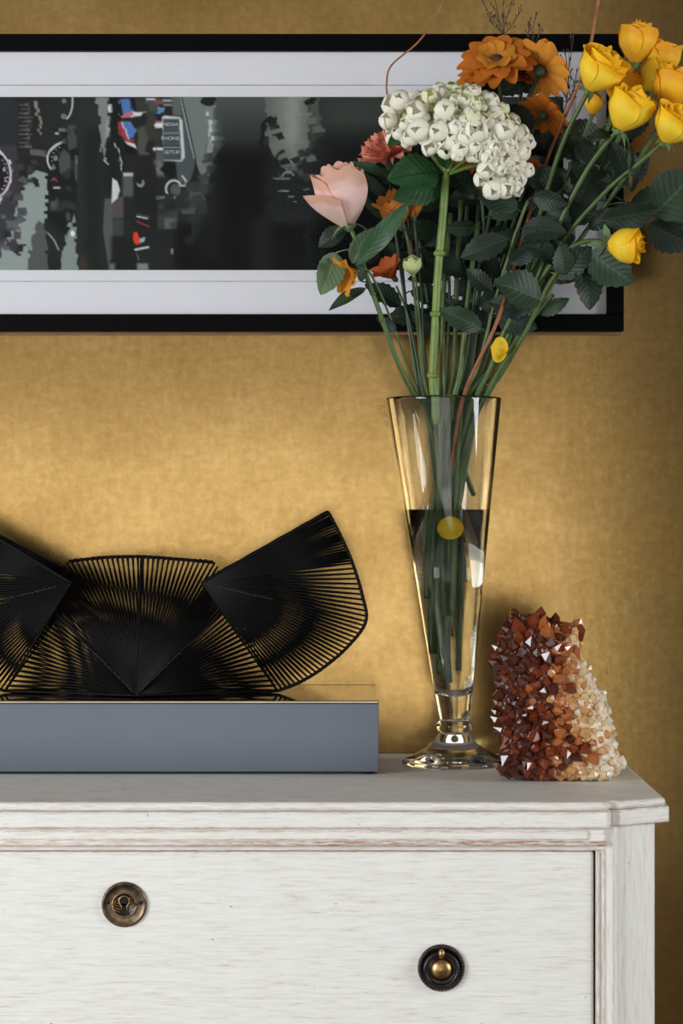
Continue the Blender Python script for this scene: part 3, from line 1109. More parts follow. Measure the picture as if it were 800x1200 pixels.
def fan(apex, rim_pts, n, rad=0.00108, mirror=False, name='string_fan'):
    mb = MB()
    ends = polyline_even(rim_pts, n)
    for k, e in enumerate(ends):
        a = apex + (e - apex) * 0.012 + Vector((0, 0, 0.0002 * math.sin(k * 2.1)))
        e2 = e + (e - apex).normalized() * rnd.uniform(-0.0006, 0.0010)
        if mirror:
            a, e2 = mir(a), mir(e2)
        mb.tube([a, e2], rad, 5)
    o = mb.build(name, MAT['string'], scu)
    o['kind'] = 'stuff'
    return o


def cord(pts, rad, mirror=False, name='rim_cord', mat='string'):
    pts = crom([mir(p) for p in pts] if mirror else pts, 12)
    mb = MB()
    mb.tube(pts, [rad * (1 + 0.25 * (i % 2)) for i in range(len(pts))], 6)
    return mb.build(name, MAT[mat], scu)


def knots(a, b_, n, r, mirror=False):
    mb = MB()
    for k in range(n):
        p = a.lerp(b_, k / (n - 1)) + Vector((rnd.uniform(-.0006, .0006), -0.0008, rnd.uniform(-.0006, .0006)))
        mb.ball(mir(p) if mirror else p, r * rnd.uniform(0.7, 1.15), 6, 4)
    return mb.build('knotted_ridge', MAT['string_gloss'], scu)


AF, AB = 0.272, 0.398        # front and back apex depth
A_f, A_b = wp(165, 813, AF), wp(165, 813, AB)
mid_top = [wp(66, 714, 0.300), wp(70, 685, 0.318), wp(80, 658, RIM), wp(120, 653.5, RIM + 0.004), wp(165, 652.5, RIM + 0.006), wp(210, 655.5, RIM + 0.004), wp(250, 659, RIM), wp(260, 686, 0.318), wp(264, 714, 0.300)]
fan(A_f, mid_top, 52)
fan(A_b, [Vector((p.x, 2 * RIM - p.y, p.z)) for p in mid_top], 52)
cord(mid_top[2:7], 0.0017)
V_f, V_b = wp(240, 681, AF), wp(240, 681, AB)
rim_up = [wp(384, 599.5), wp(399, 628), wp(413, 660), wp(424, 696), wp(428.5, 728)]
rim_low = [wp(428.5, 728), wp(408, 757), wp(378, 783), wp(350, 800), wp(325, 811)]
low_side = [wp(264, 716, 0.300), wp(288, 742, 0.322), wp(308, 775, RIM), wp(325, 812, RIM)]
for mr_ in (False, True):
    fan(V_f, rim_up[:3], 22, mirror=mr_)
    fan(V_b, rim_up[:3], 19, mirror=mr_)
    fan(V_f, rim_up[2:], 12, mirror=mr_)
    fan(V_b, rim_up[2:], 12, mirror=mr_)
    fan(V_f, rim_low, 25, mirror=mr_)
    fan(V_b, rim_low, 25, mirror=mr_)
    cord(rim_up + rim_low[1:], 0.0017, mr_)
    fan(A_f, low_side, 19, mirror=mr_)
    fan(A_b, [Vector((p.x, 2 * RIM - p.y, p.z)) for p in low_side], 19, 0.00108, mirror=mr_)
    cord([V_f, wp(384, 599.5)], 0.0017, mr_, 'edge_cord')
    cord([V_f, V_f.lerp(wp(325, 811), 0.5), wp(325, 811)], 0.0012, mr_, 'edge_cord')
    cord([A_f, wp(264, 714, 0.300)], 0.0012, mr_, 'edge_cord')
    cord([A_f, wp(325, 812, RIM)], 0.0016, mr_, 'edge_cord')
    cord([A_b, wp(325, 812, RIM)], 0.0016, mr_, 'edge_cord')
    rdg = wp(428.5, 728)
    knots(V_f.lerp(rdg, 0.10), V_f.lerp(rdg, 0.42), 34, 0.0012, mr_)
    knots(A_f.lerp(wp(264, 714, 0.300), 0.05), A_f.lerp(wp(264, 714, 0.300), 0.5), 34, 0.0010, mr_)
cord([A_f, mid_top[4]], 0.0011, False, 'edge_cord')

# ------------------------------------------------------------------ vase
VY = 0.33
z_rim = P(0, 467, VY).z
vx_foot = P(526, 0, VY).x


def vcx(z):
    """the bowl leans a touch to the left"""
    t = min(max((z - 0.895) / (z_rim - 0.895), 0), 1)
    return P(532.5 - 13 * t, 0, VY).x


def vz(py):
    return P(0, py, VY).z


foot_c = P(530, 0, VY).x
out_p = [(0.0, TOP_Z + 0.0035), (0.045, TOP_Z + 0.0030), (0.0560, TOP_Z + 0.0004), (0.0580, TOP_Z + 0.0016), (0.0582, TOP_Z + 0.0040), (0.0540, TOP_Z + 0.0078), (0.0420, TOP_Z + 0.0125),
         (0.0310, TOP_Z + 0.0185), (0.0225, TOP_Z + 0.0262), (0.0175, TOP_Z + 0.0345), (0.0155, vz(859)), (0.0158, vz(857)), (0.0195, vz(854.5)), (0.0204, vz(851)), (0.0195, vz(847)), (0.0165, vz(844.5)),
         (0.0162, vz(842)), (0.0175, vz(834)), (0.0195, vz(822)), (0.0218, vz(806)), (0.0250, vz(780)), (0.0370, vz(682)), (0.0500, vz(576)), (0.0632, vz(470)), (0.0637, z_rim)]
in_p = [(0.0622, z_rim + 0.0006), (0.0608, z_rim - 0.001), (0.0470, vz(576)), (0.0340, vz(682)), (0.0222, vz(780)), (0.0178, vz(806)), (0.0120, vz(813)), (0.0, vz(815))]


def vase_in_r(z):
    pts = [(zz, r) for r, zz in in_p if r > 0]
    pts.sort()
    if z <= pts[0][0]:
        return pts[0][1]
    for (z0, r0), (z1, r1) in zip(pts[:-1], pts[1:]):
        if z <= z1:
            return r0 + (r1 - r0) * (z - z0) / (z1 - z0)
    return pts[-1][1]


vase = MB()
prof = out_p + in_p
vase.lathe(prof, 64, Matrix.Translation((0, VY, 0)), vcx)
vo = vase.build('glass_vase', MAT['glass'])
tag(vo, 'tall flared clear glass vase on round foot holding flowers', 'vase')

wz_top = vz(597)
wt = MB()
wp_ = [(0.0, vz(815.3)), (0.0122, vz(813.4)), (0.0181, vz(806.2)), (0.0225, vz(780)), (0.0343, vz(682)), (vase_in_r(wz_top) + 0.0003, wz_top), (vase_in_r(wz_top) - 0.002, wz_top - 0.0007), (0.0, wz_top - 0.001)]
wt.lathe(wp_, 64, Matrix.Translation((0, VY, 0)), vcx)
wo = wt.build('water', MAT['water'])
tag(wo, 'clear water filling lower half of the glass vase', 'water')

# ------------------------------------------------------------------ plants: builders
BR = random.Random(23)


def vase_path(mx, end_py, spread=None, my=0.0, exitx=None):
    """points of a stem from its cut end in the vase up to the mouth at pixel mx"""
    cx0 = 519.5
    offm = (mx - cx0) / 68.0                # -1..1 across the mouth
    offb = -0.62 * offm + BR.uniform(-0.55, 0.5) if spread is None else spread
    offb = max(-0.75, min(0.75, offb))
    offy = BR.uniform(-0.6, 0.6) if spread is None else my
    pts = []
    for py in (end_py, end_py - 60, 660, 600, 530, 468):
        if py > end_py:
            continue
        if pts and py >= pts[-1][0] - 12 and py != 468:
            continue
        t = (end_py - py) / (end_py - 468)
        pts.append((py, offb + (offm - offb) * (t ** 1.15), offy + (my - offy) * t))
    out = []
    for py, ox, oy in pts:
        z = vz(py)
        r = vase_in_r(z) - 0.0042
        d = math.hypot(ox, oy)
        if d > 0.92:
            ox, oy = ox * 0.92 / d, oy * 0.92 / d
        out.append(Vector((vcx(z) + ox * r, VY + oy * r, z)))
    return out


class Plant:
    def __init__(self, name, label, cat, path, mouth, end, rad=2.2, mat='stem', group=None, taper=0.8, my=None, knots_at=(), spread=None):
        """path: [(px, py, Y), ...] from the mouth up to the flower base"""
        if my is None:
            my = max(-0.8, min(0.8, (path[0][2] - VY) / 0.06))
        pts = vase_path(mouth, end, spread, my) + [P(*p) for p in path]
        self.curve = crom(pts, 5)
        self.root = thing(name, label, cat, self.curve[0], group)
        n = len(self.curve)
        r0 = rad / 1000
        rads = [r0 * (1 + (taper - 1) * i / (n - 1)) for i in range(n)]
        mb = MB()
        mb.tube(self.curve, rads, 8)
        for kp in knots_at:
            kq = P(*kp)
            near = min(self.curve, key=lambda c: (c - kq).length)
            mb.ball(near, r0 * 1.35, 8, 5, (1, 1, 0.7))
        mb.build('stem', MAT[mat], self.root)
        self.tip = self.curve[-1]
        self.dir = (self.curve[-1] - self.curve[-3]).normalized()

    def leaf(self, base, tip, wd, mat='leaf_dark', Y0=None, Y1=None, roll=0.0, bend=0.10, serr=0.07, fold=0.25, petiole=True, shape=0.85):
        near2 = None
        if Y0 is None:
            q = P(base[0], base[1], VY)
            near2 = min(self.curve, key=lambda c: math.hypot(c.x - q.x, c.z - q.z))
            Y0 = near2.y - 0.006
        if Y1 is None:
            Y1 = Y0 - 0.012
        a, b_ = P(base[0], base[1], Y0), P(tip[0], tip[1], Y1)
        add_leaf(self, a, b_, S(wd, Y0), mat, roll, bend, serr, fold, petiole, shape)


def add_leaf(pl_, a, b_, wd, mat, roll, bend, serr, fold, petiole, shape):
    d = b_ - a
    L = d.length
    t = d.normalized()
    view = Vector((0, -1, 0))
    nrm = (view - t * view.dot(t)).normalized()
    nrm = Quaternion(t, roll) @ nrm
    side = t.cross(nrm).normalized()
    nr, nc = 14, 6
    verts, uvs, faces = [], [], []
    for i in range(nr + 1):
        v = i / nr
        wv = (math.sin(PI * min(1, v ** shape)) ** 0.75) * wd / 2
        if i in (0, nr):
            wv = wd * 0.01
        sr = 1 + serr * (1 if i % 2 else -1)
        c = a + d * v + nrm * (bend * L * math.sin(PI * v * 0.9))
        for j in range(nc + 1):
            u = (j / nc) * 2 - 1
            ed = sr if abs(u) > 0.9 else 1
            wav = 0.025 * L * math.sin(v * 11 + u * 2.0) * abs(u)
            verts.append(c + side * (u * wv * ed) + nrm * (fold * abs(u) * wv + wav * 0.6))
            uvs.append((j / nc, v))
    for i in range(nr):
        for j in range(nc):
            p = i * (nc + 1) + j
            faces.append((p, p + 1, p + nc + 2, p + nc + 1))
    nleaf = len(verts)
    if petiole:
        near = min(pl_.curve, key=lambda c: (c - a).length + 0.6 * max(0, c.z - a.z))
        midp = near.lerp(a, 0.5) + Vector((0, 0, 0.25 * (a - near).length * 0.5))
        mb = MB()
        mb.tube(crom([near, midp, a], 3), 0.0008, 4)
        faces += [tuple(i + nleaf for i in f) for f in mb.f]
        verts += mb.v
        uvs += [(0.5, 0.1)] * len(mb.v)
    o = obj('leaf', verts, faces, MAT[mat], pl_.root)
    set_uv(o.data, uvs)
    return o


def set_uv(me_, uvs):
    ul = me_.uv_layers.new(name='UVMap')
    vi = np.zeros(len(me_.loops), int)
    me_.loops.foreach_get('vertex_index', vi)
    ul.data.foreach_set('uv', np.array(uvs, float)[vi].ravel())


def petal_mesh(name, mat, fn, nu=8, nv=8):
    """fn(u in -1..1, v in 0..1) -> Vector in the bloom's frame (z = flower axis)"""
    verts, uvs, faces = [], [], []
    for i in range(nv + 1):
        for j in range(nu + 1):
            u, v = j / nu * 2 - 1, i / nv
            verts.append(fn(u, v))
            uvs.append((j / nu, v))
    for i in range(nv):
        for j in range(nu):
            p = i * (nu + 1) + j
            faces.append((p, p + 1, p + nu + 2, p + nu + 1))
    me_ = mesh_data(name, verts, faces, mat)
    set_uv(me_, uvs)
    return me_


def bloom_frame(o, centre, axis, roll=0.0):
    """place a bloom part (child of a plant root): z along axis"""
    q = Vector((0, 0, 1)).rotation_difference(Vector(axis).normalized())
    o.rotation_mode = 'QUATERNION'
    o.rotation_quaternion = q @ Quaternion((0, 0, 1), roll)
    o.location = Vector(centre) - wpos(o.parent)


def child_mesh(me_, name, parent, rz=0.0, loc=(0, 0, 0), scale=1.0, quat=None):
    o = bpy.data.objects.new(name, me_)
    link(o, parent)
    o.location = loc
    if quat is not None:
        o.rotation_mode = 'QUATERNION'
        o.rotation_quaternion = quat
    else:
        o.rotation_euler = (0, 0, rz)
    o.scale = (scale, scale, scale)
    return o


def rose_bloom(pl_, centre, axis, R, H, mat, seed, openness=0.5, layers=5, sepals=5, sepal_len=1.0, close=1.0):
    """centre = base of the bloom (top of the calyx); R, H in metres"""
    rr = random.Random(seed)
    # core: a tight spiral bud, with the calyx cup
    core = []
    def core_fn(u, v):
        a = u * 5.2
        r = R * (0.16 + 0.035 * (u + 1)) * (0.55 + 0.55 * math.sin(PI * min(1, v * 0.9 + 0.12)))
        return Vector((r * math.cos(a), r * math.sin(a), H * (0.1 + 0.80 * v)))
    me_ = petal_mesh('bloom', MAT[mat], core_fn, 30, 8)
    bl = bpy.data.objects.new('bloom', me_)
    link(bl, pl_.root)
    bloom_frame(bl, centre, axis, rr.uniform(0, 6))
    k0 = 0
    for li in range(layers):
        f = (li + 1) / layers
        n = 3 if li < layers - 1 else 4
        if li >= 2:
            n = 4
        Rl = R * (0.30 + 0.62 * f)
        Hl = H * (0.98 - 0.10 * f * f)
        span = 1.38 - 0.12 * f
        flare = openness * max(0, f - 0.35) * 1.1
        for k in range(n):
            a0 = k0 + 2 * PI * k / n + rr.uniform(-0.2, 0.2)
            hl = Hl * rr.uniform(0.93, 1.04)
            fl_ = flare * rr.uniform(0.6, 1.35)
            dent = rr.uniform(0.0, 0.06)
            ph = rr.uniform(0, 6)
            def fn(u, v, a0=a0, hl=hl, Rl=Rl, span=span, fl_=fl_, f=f, dent=dent, ph=ph):
                top = 1 - 0.17 * abs(u) ** 3.0 + dent * math.cos(u * 4)
                h = v * top
                prof = math.sin(min(1.0, h * 1.25 + 0.10) * PI * 0.5) ** 0.85
                closing = 1 - close * (0.42 * (1 - f) + 0.26) * max(0, h - 0.42) ** 1.3 * 1.7
                r = Rl * prof * closing
                lip = max(0, h - 0.62) / 0.38
                r += R * fl_ * (lip ** 1.6) * 0.75
                z = hl * (h - 0.22 * fl_ * lip ** 2.2)
                a = a0 + u * span * (0.55 + 0.45 * math.sin(PI * min(1, 0.15 + 0.6 * v)))
                r *= 1 + 0.025 * math.sin(u * 5 + ph) * v
                # edges of the petal stand off the flower a little
                r += R * 0.05 * u * v
                return Vector((r * math.cos(a), r * math.sin(a), z))
            child_mesh(petal_mesh('petal', MAT[mat], fn, 10, 9), 'petal', bl)
        k0 += 2 * PI / n * 0.5 + 0.3
    cal = MB()
    cal.lathe([(0.0, -0.24 * R), (0.10 * R, -0.20 * R), (0.20 * R, -0.10 * R), (0.26 * R, 0.0), (0.22 * R, 0.06 * R)], 12)
    o = cal.build('calyx', MAT['sepal'], bl, world_coords=False)
    for k in range(sepals):
        a0 = 2 * PI * k / sepals + rr.uniform(-0.3, 0.3)
        ln = R * sepal_len * rr.uniform(0.8, 1.15)
        lift = rr.uniform(-0.5, 0.5)
        def sf(u, v, a0=a0, ln=ln, lift=lift):
            wv = 0.13 * R * (1 - v) ** 0.8 * (0.6 + 0.8 * math.sin(PI * min(1, v + 0.2)))
            r = 0.22 * R + ln * v * 0.75
            z = ln * v * (0.55 * lift - 0.15) - 0.25 * ln * v * v
            return Vector((r * math.cos(a0) - u * wv * math.sin(a0), r * math.sin(a0) + u * wv * math.cos(a0), z + 0.04 * R * abs(u)))
        child_mesh(petal_mesh('sepal', MAT['sepal'], sf, 2, 6), 'sepal', bl)
    return bl


def daisy_bloom(pl_, centre, axis, R, mat, mat2, seed, rings=((12, 1.0, 0.10), (10, 0.84, 0.45), (7, 0.6, 0.85), (4, 0.36, 1.15)), wid=0.21):
    rr = random.Random(seed)
    eye = MB()
    eye.lathe([(0.0, -0.12 * R), (0.16 * R, -0.04 * R), (0.20 * R, 0.06 * R), (0.15 * R, 0.14 * R), (0.0, 0.17 * R)], 14)
    bl = eye.build('bloom', MAT['flower_eye'], pl_.root, world_coords=False)
    bloom_frame(bl, centre, axis, rr.uniform(0, 6))
    cal = MB()
    cal.lathe([(0.0, -0.30 * R), (0.10 * R, -0.26 * R), (0.20 * R, -0.12 * R), (0.16 * R, 0.0)], 12)
    cal.build('calyx', MAT['stem_dark'], bl, world_coords=False)
    for ri, (n, lf, lift) in enumerate(rings):
        meshes = []
        for q in range(3):
            ln = R * lf * rr.uniform(0.92, 1.05)
            lf2 = lift + rr.uniform(-0.10, 0.10)
            cup = rr.uniform(0.02, 0.07)
            def fn(u, v, ln=ln, lf2=lf2, cup=cup):
                wv = R * wid * (0.35 + 0.9 * math.sin(PI * min(1, 0.12 + 0.60 * v)) ** 0.8) * (1 if v < 0.93 else 0.8)
                vv = v * (1 - 0.20 * u * u)
                r = 0.10 * R + ln * vv * math.cos(lf2 * (1 - 0.35 * v))
                z = ln * vv * math.sin(lf2 * (1 - 0.35 * v)) + cup * R * u * u * 1.6 - 0.10 * R * v * v
                return Vector((r, u * wv, z))
            meshes.append(petal_mesh('petal', MAT[mat if ri < 2 else mat2], fn, 4, 6))
        for k in range(n):
            child_mesh(meshes[k % 3], 'petal', bl, 2 * PI * (k + 0.5 * ri) / n + rr.uniform(-0.12, 0.12), (0, 0, 0.02 * R * ri), rr.uniform(0.9, 1.06))
    return bl


def frill_bloom(pl_, centre, axis, R, mat, seed, n=14):
    """carnation: fanned petals with ruffled, toothed edges"""
    rr = random.Random(seed)
    cal = MB()
    cal.lathe([(0.0, -0.75 * R), (0.16 * R, -0.7 * R), (0.22 * R, -0.3 * R), (0.27 * R, 0.02 * R)], 12)
    bl = cal.build('bloom', MAT['stem_dark'], pl_.root, world_coords=False)
    bloom_frame(bl, centre, axis, rr.uniform(0, 6))
    for k in range(n):
        lift = 0.15 + 1.15 * (k / n)
        ln = R * (1.0 - 0.30 * k / n) * rr.uniform(0.92, 1.05)
        ph = rr.uniform(0, 6)
        def fn(u, v, ln=ln, lift=lift, ph=ph):
            a = u * 0.62
            edge = 1 + (0.05 * math.sin(u * 24 + ph) + 0.03 * math.sin(u * 11)) * v ** 3
            r = ln * v * edge
            ruf = 0.10 * R * v * v * math.sin(u * 9 + ph)
            x = r * math.cos(a) * math.cos(lift) - ruf * math.sin(lift)
            z = r * math.cos(a) * math.sin(lift) + ruf * math.cos(lift)
            return Vector((x, r * math.sin(a), z))
        child_mesh(petal_mesh('petal', MAT[mat], fn, 18, 6), 'petal', bl, k * 2.4)
    return bl


def lily_bloom(pl_, centre, axis, R, mat, seed, n=6, openness=0.5):
    """small trumpet of six pointed petals"""
    rr = random.Random(seed)
    cal = MB()
    cal.lathe([(0.0, -0.22 * R), (0.10 * R, -0.15 * R), (0.13 * R, 0.0), (0.08 * R, 0.12 * R)], 10)
    bl = cal.build('bloom', MAT['stem_dark'], pl_.root, world_coords=False)
    bloom_frame(bl, centre, axis, rr.uniform(0, 6))
    for k in range(n):
        ln = R * rr.uniform(0.95, 1.1)
        op = openness * rr.uniform(0.75, 1.3)
        wd = 0.42 if k % 2 else 0.34
        def fn(u, v, ln=ln, op=op, wd=wd):
            wv = R * wd * math.sin(PI * min(1, 0.10 + 0.86 * v)) ** 0.8
            r = 0.07 * R + ln * (0.30 * v + op * 0.75 * v * v)
            z = ln * (0.95 * v - 0.45 * op * v * v)
            return Vector((r + 0.10 * R * u * u * -0.5, u * wv, z + 0.09 * R * u * u))
        child_mesh(petal_mesh('petal', MAT[mat], fn, 6, 8), 'petal', bl, 2 * PI * k / n)
    return bl


# ------------------------------------------------------------------ the bouquet
# --- white hydrangea on its thick pale stem
hyd = Plant('hydrangea', 'white hydrangea with a big domed head on thick pale stem', 'flower',
            [(507, 440, 0.292), (510, 380, 0.284), (513, 320, 0.278), (518, 262, 0.274), (523, 200, 0.276)], 506, 500, 5.0, 'stem_pale', taper=0.85, my=-0.62, spread=-0.21,
            knots_at=((515, 296, 0.276), (508, 366, 0.282), (507, 440, 0.29)))
HC = P(536, 172, 0.285)
hax = Vector((0.33, -0.16, 0.93)).normalized()
q_h = Vector((0, 0, 1)).rotation_difference(hax)
jt = hyd.tip
brm = MB()
for k, (bx, by, bY) in enumerate(((470, 150, 0.265), (500, 150, 0.25), (533, 155, 0.26), (552, 160, 0.25), (575, 180, 0.27), (600, 195, 0.28), (560, 150, 0.30), (500, 140, 0.31))):
    e = P(bx, by, bY)
    brm.tube(crom([jt - Vector((0, 0, 0.004)), jt.lerp(e, 0.5) + Vector((0, 0, 0.004)), e], 4), [0.0026] * 4 + [0.0018] * 5, 6)
heads = brm.build('flower_head', MAT['stem_pale'], hyd.root)


def floret_mesh(mat, seed, close):
    """four cupped petals, almost closed into a ball (unit radius)"""
    rr = random.Random(seed)
    verts, faces, uvs = [], [], []
    for k in range(4):
        a0 = k * PI / 2 + rr.uniform(-0.12, 0.12)
        cl = close * rr.uniform(0.85, 1.12)
        n0 = len(verts)
        nu, nv = 5, 5
        for i in range(nv + 1):
            for j in range(nu + 1):
                u, v = j / nu * 2 - 1, i / nv
                th = PI - (0.25 + (PI * cl) * v * (1 - 0.10 * u * u))
                rad_ = 1.0 + 0.06 * k % 2 + 0.07 * abs(u)
                a = a0 + u * 1.0 * (1 - 0.15 * v)
                verts.append(Vector((rad_ * math.sin(th) * math.cos(a), rad_ * math.sin(th) * math.sin(a), 0.86 * rad_ * math.cos(th))))
                uvs.append((j / nu, 0.25 + 0.75 * v))
        for i in range(nv):
            for j in range(nu):
                p = n0 + i * (nu + 1) + j
                faces.append((p, p + 1, p + nu + 2, p + nu + 1))
    me_ = mesh_data('floret', verts, faces, MAT[mat])
    set_uv(me_, uvs)
    return me_


FLO = {'white': [floret_mesh('white', s, c) for s, c in ((1, 0.86), (2, 0.80), (3, 0.90))],
       'cream': [floret_mesh('cream', s, c) for s, c in ((4, 0.84), (5, 0.74), (6, 0.88))],
       'lime': [floret_mesh('lime', s, c) for s, c in ((7, 0.88), (8, 0.76))]}
hr = random.Random(3)
hoff = wpos(heads)


def floret(p, out, size, kind):
    q = Vector((0, 0, 1)).rotation_difference(out) @ Quaternion((0, 0, 1), hr.uniform(0, 6))
    child_mesh(hr.choice(FLO[kind]), 'floret', heads, loc=p - hoff, scale=size, quat=q)


NF = 270
placed = []
for k in range(NF):
    ct = 1 - (k + 0.5) / NF * 1.05           # cap from the pole to just past the rim
    th = math.acos(max(-1, ct))
    ph = k * 2.39996
    loc = Vector((math.sin(th) * math.cos(ph), math.sin(th) * math.sin(ph), math.cos(th)))
    n_w = q_h @ loc
    p = HC + q_h @ Vector((loc.x * S(78, 0.285), loc.y * S(62, 0.285), loc.z * S(74, 0.285) - 0.008))
    p += Vector((hr.uniform(-1, 1), hr.uniform(-1, 1), hr.uniform(-1, 1))) * 0.004
    low = n_w.z < 0.45
    if n_w.y > 0.55 and n_w.z < 0.5:
        continue
    kind = 'white' if (low or hr.random() < 0.42) else ('cream' if hr.random() < 0.65 else 'lime')
    size = S(hr.uniform(6.6, 9.6), 0.28) if kind == 'white' else S(hr.uniform(5.0, 7.0), 0.28)
    floret(p, (n_w * 0.8 + Vector((0, -0.35, 0.1))).normalized(), size, kind)
# larger florets of the lower front edge, and the lobe that hangs on the right
for (fx, fy, fY, fs) in ((459, 122, .25, 13), (455, 141, .25, 12), (468, 118, .24, 13), (487, 130, .232, 13), (490, 152, .228, 14.5), (513, 154, .226, 13), (535, 149, .226, 10), (557, 153, .226, 15), (520, 128, .225, 13),
                         (503, 112, .232, 10), (555, 136, .226, 10), (590, 152, .235, 13), (579, 174, .245, 10), (572, 186, .25, 10), (568, 197, .255, 10), (564, 210, .258, 10), (577, 222, .262, 13), (592, 222, .265, 11.5),
                         (588, 205, .258, 12), (600, 190, .258, 11), (612, 178, .262, 12), (618, 200, .27, 10), (607, 210, .268, 11), (598, 172, .25, 10), (610, 156, .26, 11), (585, 190, .25, 10), (618, 166, .27, 11), (606, 222, .272, 9)):
    p = P(fx, fy, fY)
    floret(p, ((p - HC).normalized() * 0.6 + Vector((0, -0.7, 0.05))).normalized(), S(fs * 0.84, fY), 'white' if fs > 10.5 else hr.choice(('white', 'cream')))
hyd.leaf((514, 202), (453, 212), 50, 'leaf_hyd', 0.268, 0.245, 0.25, 0.08, 0.06, 0.2)
hyd.leaf((520, 208), (460, 233), 40, 'leaf_hyd', 0.285, 0.27, -0.3, 0.08, 0.06, 0.2)
hyd.leaf((523, 197), (513, 164), 17, 'leaf_hyd', 0.268, 0.256, 0.0, 0.05, 0.05, 0.2)
hyd.leaf((480, 154), (454, 171), 18, 'leaf_hyd', 0.262, 0.25, 0.3, 0.06, 0.05, 0.2)

# --- pale pink rose
pr = Plant('rose', 'pale pink rose with browned petal edges above the vase rim', 'flower',
           [(466, 425, 0.275), (448, 375, 0.268), (430, 325, 0.264), (420, 290, 0.266), (408, 262, 0.268)], 482, 580, 2.8, 'stem', taper=0.9, my=-0.6, knots_at=((449, 378, 0.268), (436, 342, 0.265)))
rose_bloom(pr, P(408, 264, 0.266), (-0.20, -0.16, 0.95), S(35, 0.266), S(74, 0.266), 'pink', 4, 0.16, 5, 5, 0.7, 0.55)
pr_bloom = [c for c in pr.root.children if c.name.startswith('bloom')][0]
for pa, plen, pout in ((2.7, 0.60, 1.16),):
    Rq, Hq = S(35, 0.266), S(74, 0.266)
    def flare_fn(u, v, pa=pa, plen=plen, pout=pout):
        top = 1 - 0.30 * abs(u) ** 2.5
        h = v * top
        r = Rq * (0.25 + 0.80 * math.sin(min(1, h * 1.1) * PI / 2) * (0.7 + 0.3 * pout) + 0.45 * (pout - 1) * 3 * h ** 3)
        a_ = u * 1.15
        return Vector((r * math.cos(a_), r * math.sin(a_), Hq * plen * h))
    fo = child_mesh(petal_mesh('petal', MAT['pink'], flare_fn, 10, 9), 'petal', pr_bloom)
    _qi = pr_bloom.rotation_quaternion.inverted()
    _d = _qi @ Vector((-1, -0.35, 0) if pa > 1 else (1, -0.3, 0))
    fo.rotation_euler = (0, 0, math.atan2(_d.y, _d.x))
pr.leaf((394, 296), (375, 346), 34, 'leaf_grey', 0.258, 0.250, -0.25, 0.10, 0.03, 0.2)
pr.leaf((412, 308), (440, 266), 32, 'leaf_grey', 0.262, 0.254, 0.3, 0.06, 0.04, 0.25)
pr.leaf((416, 312), (479, 237), 24, 'leaf_blade', 0.255, 0.240, 0.1, 0.04, 0.0, 0.2, True, 0.95)
pr.leaf((428, 338), (385, 365), 15, 'leaf_mid', 0.262, 0.25, 0.35, 0.10, 0.0, 0.3)
pr.leaf((405, 268), (373, 290), 24, 'leaf_dark', 0.28, 0.285, 0.3, 0.05)
pr.leaf((424, 330), (418, 310), 15, 'leaf_mid', 0.262, 0.256, 0.6)

# --- yellow roses
YR = [
    # label, bloom base px, Y, axis, R px, H px, mat, stem path (mouth first), mouth, end, open, seed
    ('yellow rose opening wide behind the white hydrangea, beside orange chrysanthemums', (690, 105, .262), (0.42, -0.42, 0.72), 31, 55, 'yellow', [(588, 430, .335), (610, 350, .325), (630, 260, .30), (658, 170, .28)], 560, 720, .55, 31),
    ('bright yellow rose below the opening ones, one petal folded down', (724, 152, .25), (0.42, -0.30, 0.78), 30, 56, 'yellow', [(590, 425, .32), (622, 345, .31), (655, 262, .285), (690, 195, .265)], 566, 775, .40, 32),
    ('amber yellow rose standing highest of the yellow roses', (744, 74, .345), (0.10, -0.15, 0.96), 26, 50, 'yellow_deep', [(586, 430, .35), (640, 290, .355), (690, 190, .352), (725, 115, .348)], 555, 798, .35, 33),
    ('yellow rose drooping sideways below the others over a dark leaf', (710, 285, .27), (0.95, -0.30, -0.12), 23, 46, 'yellow', [(576, 430, .315), (610, 365, .30), (650, 305, .285), (685, 283, .275)], 548, 690, .45, 34),
    ('half open yellow rose in the middle of the yellow cluster', (752, 104, .30), (0.66, -0.30, 0.62), 22, 44, 'yellow', [(590, 432, .34), (640, 320, .33), (700, 210, .315), (735, 140, .305)], 570, 700, .35, 35),
    ('deep yellow rose tucked behind the folded petal rose', (722, 122, .30), (0.25, -0.2, 0.9), 24, 46, 'yellow_deep', [(586, 435, .345), (625, 330, .335), (670, 230, .32), (705, 165, .305)], 558, 650, .5, 36),
    ('large yellow rose at the outer edge of the yellow cluster', (782, 128, .275), (0.18, -0.25, 0.92), 27, 52, 'yellow_deep', [(592, 430, .33), (660, 310, .32), (720, 225, .30), (765, 160, .285)], 572, 792, .35, 37),
    ('yellow rose with frilled sepals under the large outer rose', (778, 166, .25), (0.42, -0.40, 0.75), 29, 48, 'yellow', [(592, 425, .31), (648, 300, .30), (706, 228, .28), (750, 190, .262)], 574, 675, .5, 38),
    ('pale amber rose peeking out behind the yellow cluster', (773, 90, .35), (0.12, -0.12, 0.95), 24, 44, 'yellow_deep', [(588, 435, .36), (650, 300, .362), (710, 190, .36), (755, 120, .355)], 562, 665, .4, 39),
    ('small yellow bud in shade under the widest rose', (694, 134, .30), (0.10, -0.2, 0.92), 13, 26, 'yellow_deep', [(582, 440, .34), (612, 350, .335), (650, 240, .32), (682, 165, .305)], 550, 640, .2, 40),
]
yroses = []
for lab, base, ax, Rp, Hp, mt, path, mouth, end, opn, sd in YR:
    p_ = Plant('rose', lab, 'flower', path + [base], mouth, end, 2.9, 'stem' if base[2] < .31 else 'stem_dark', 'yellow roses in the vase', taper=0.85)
    rose_bloom(p_, P(*base), ax, S(Rp, base[2]), S(Hp, base[2]), MAT and mt, sd, opn, 5, 5, 0.75 if Rp > 15 else 0.6)
    yroses.append(p_)
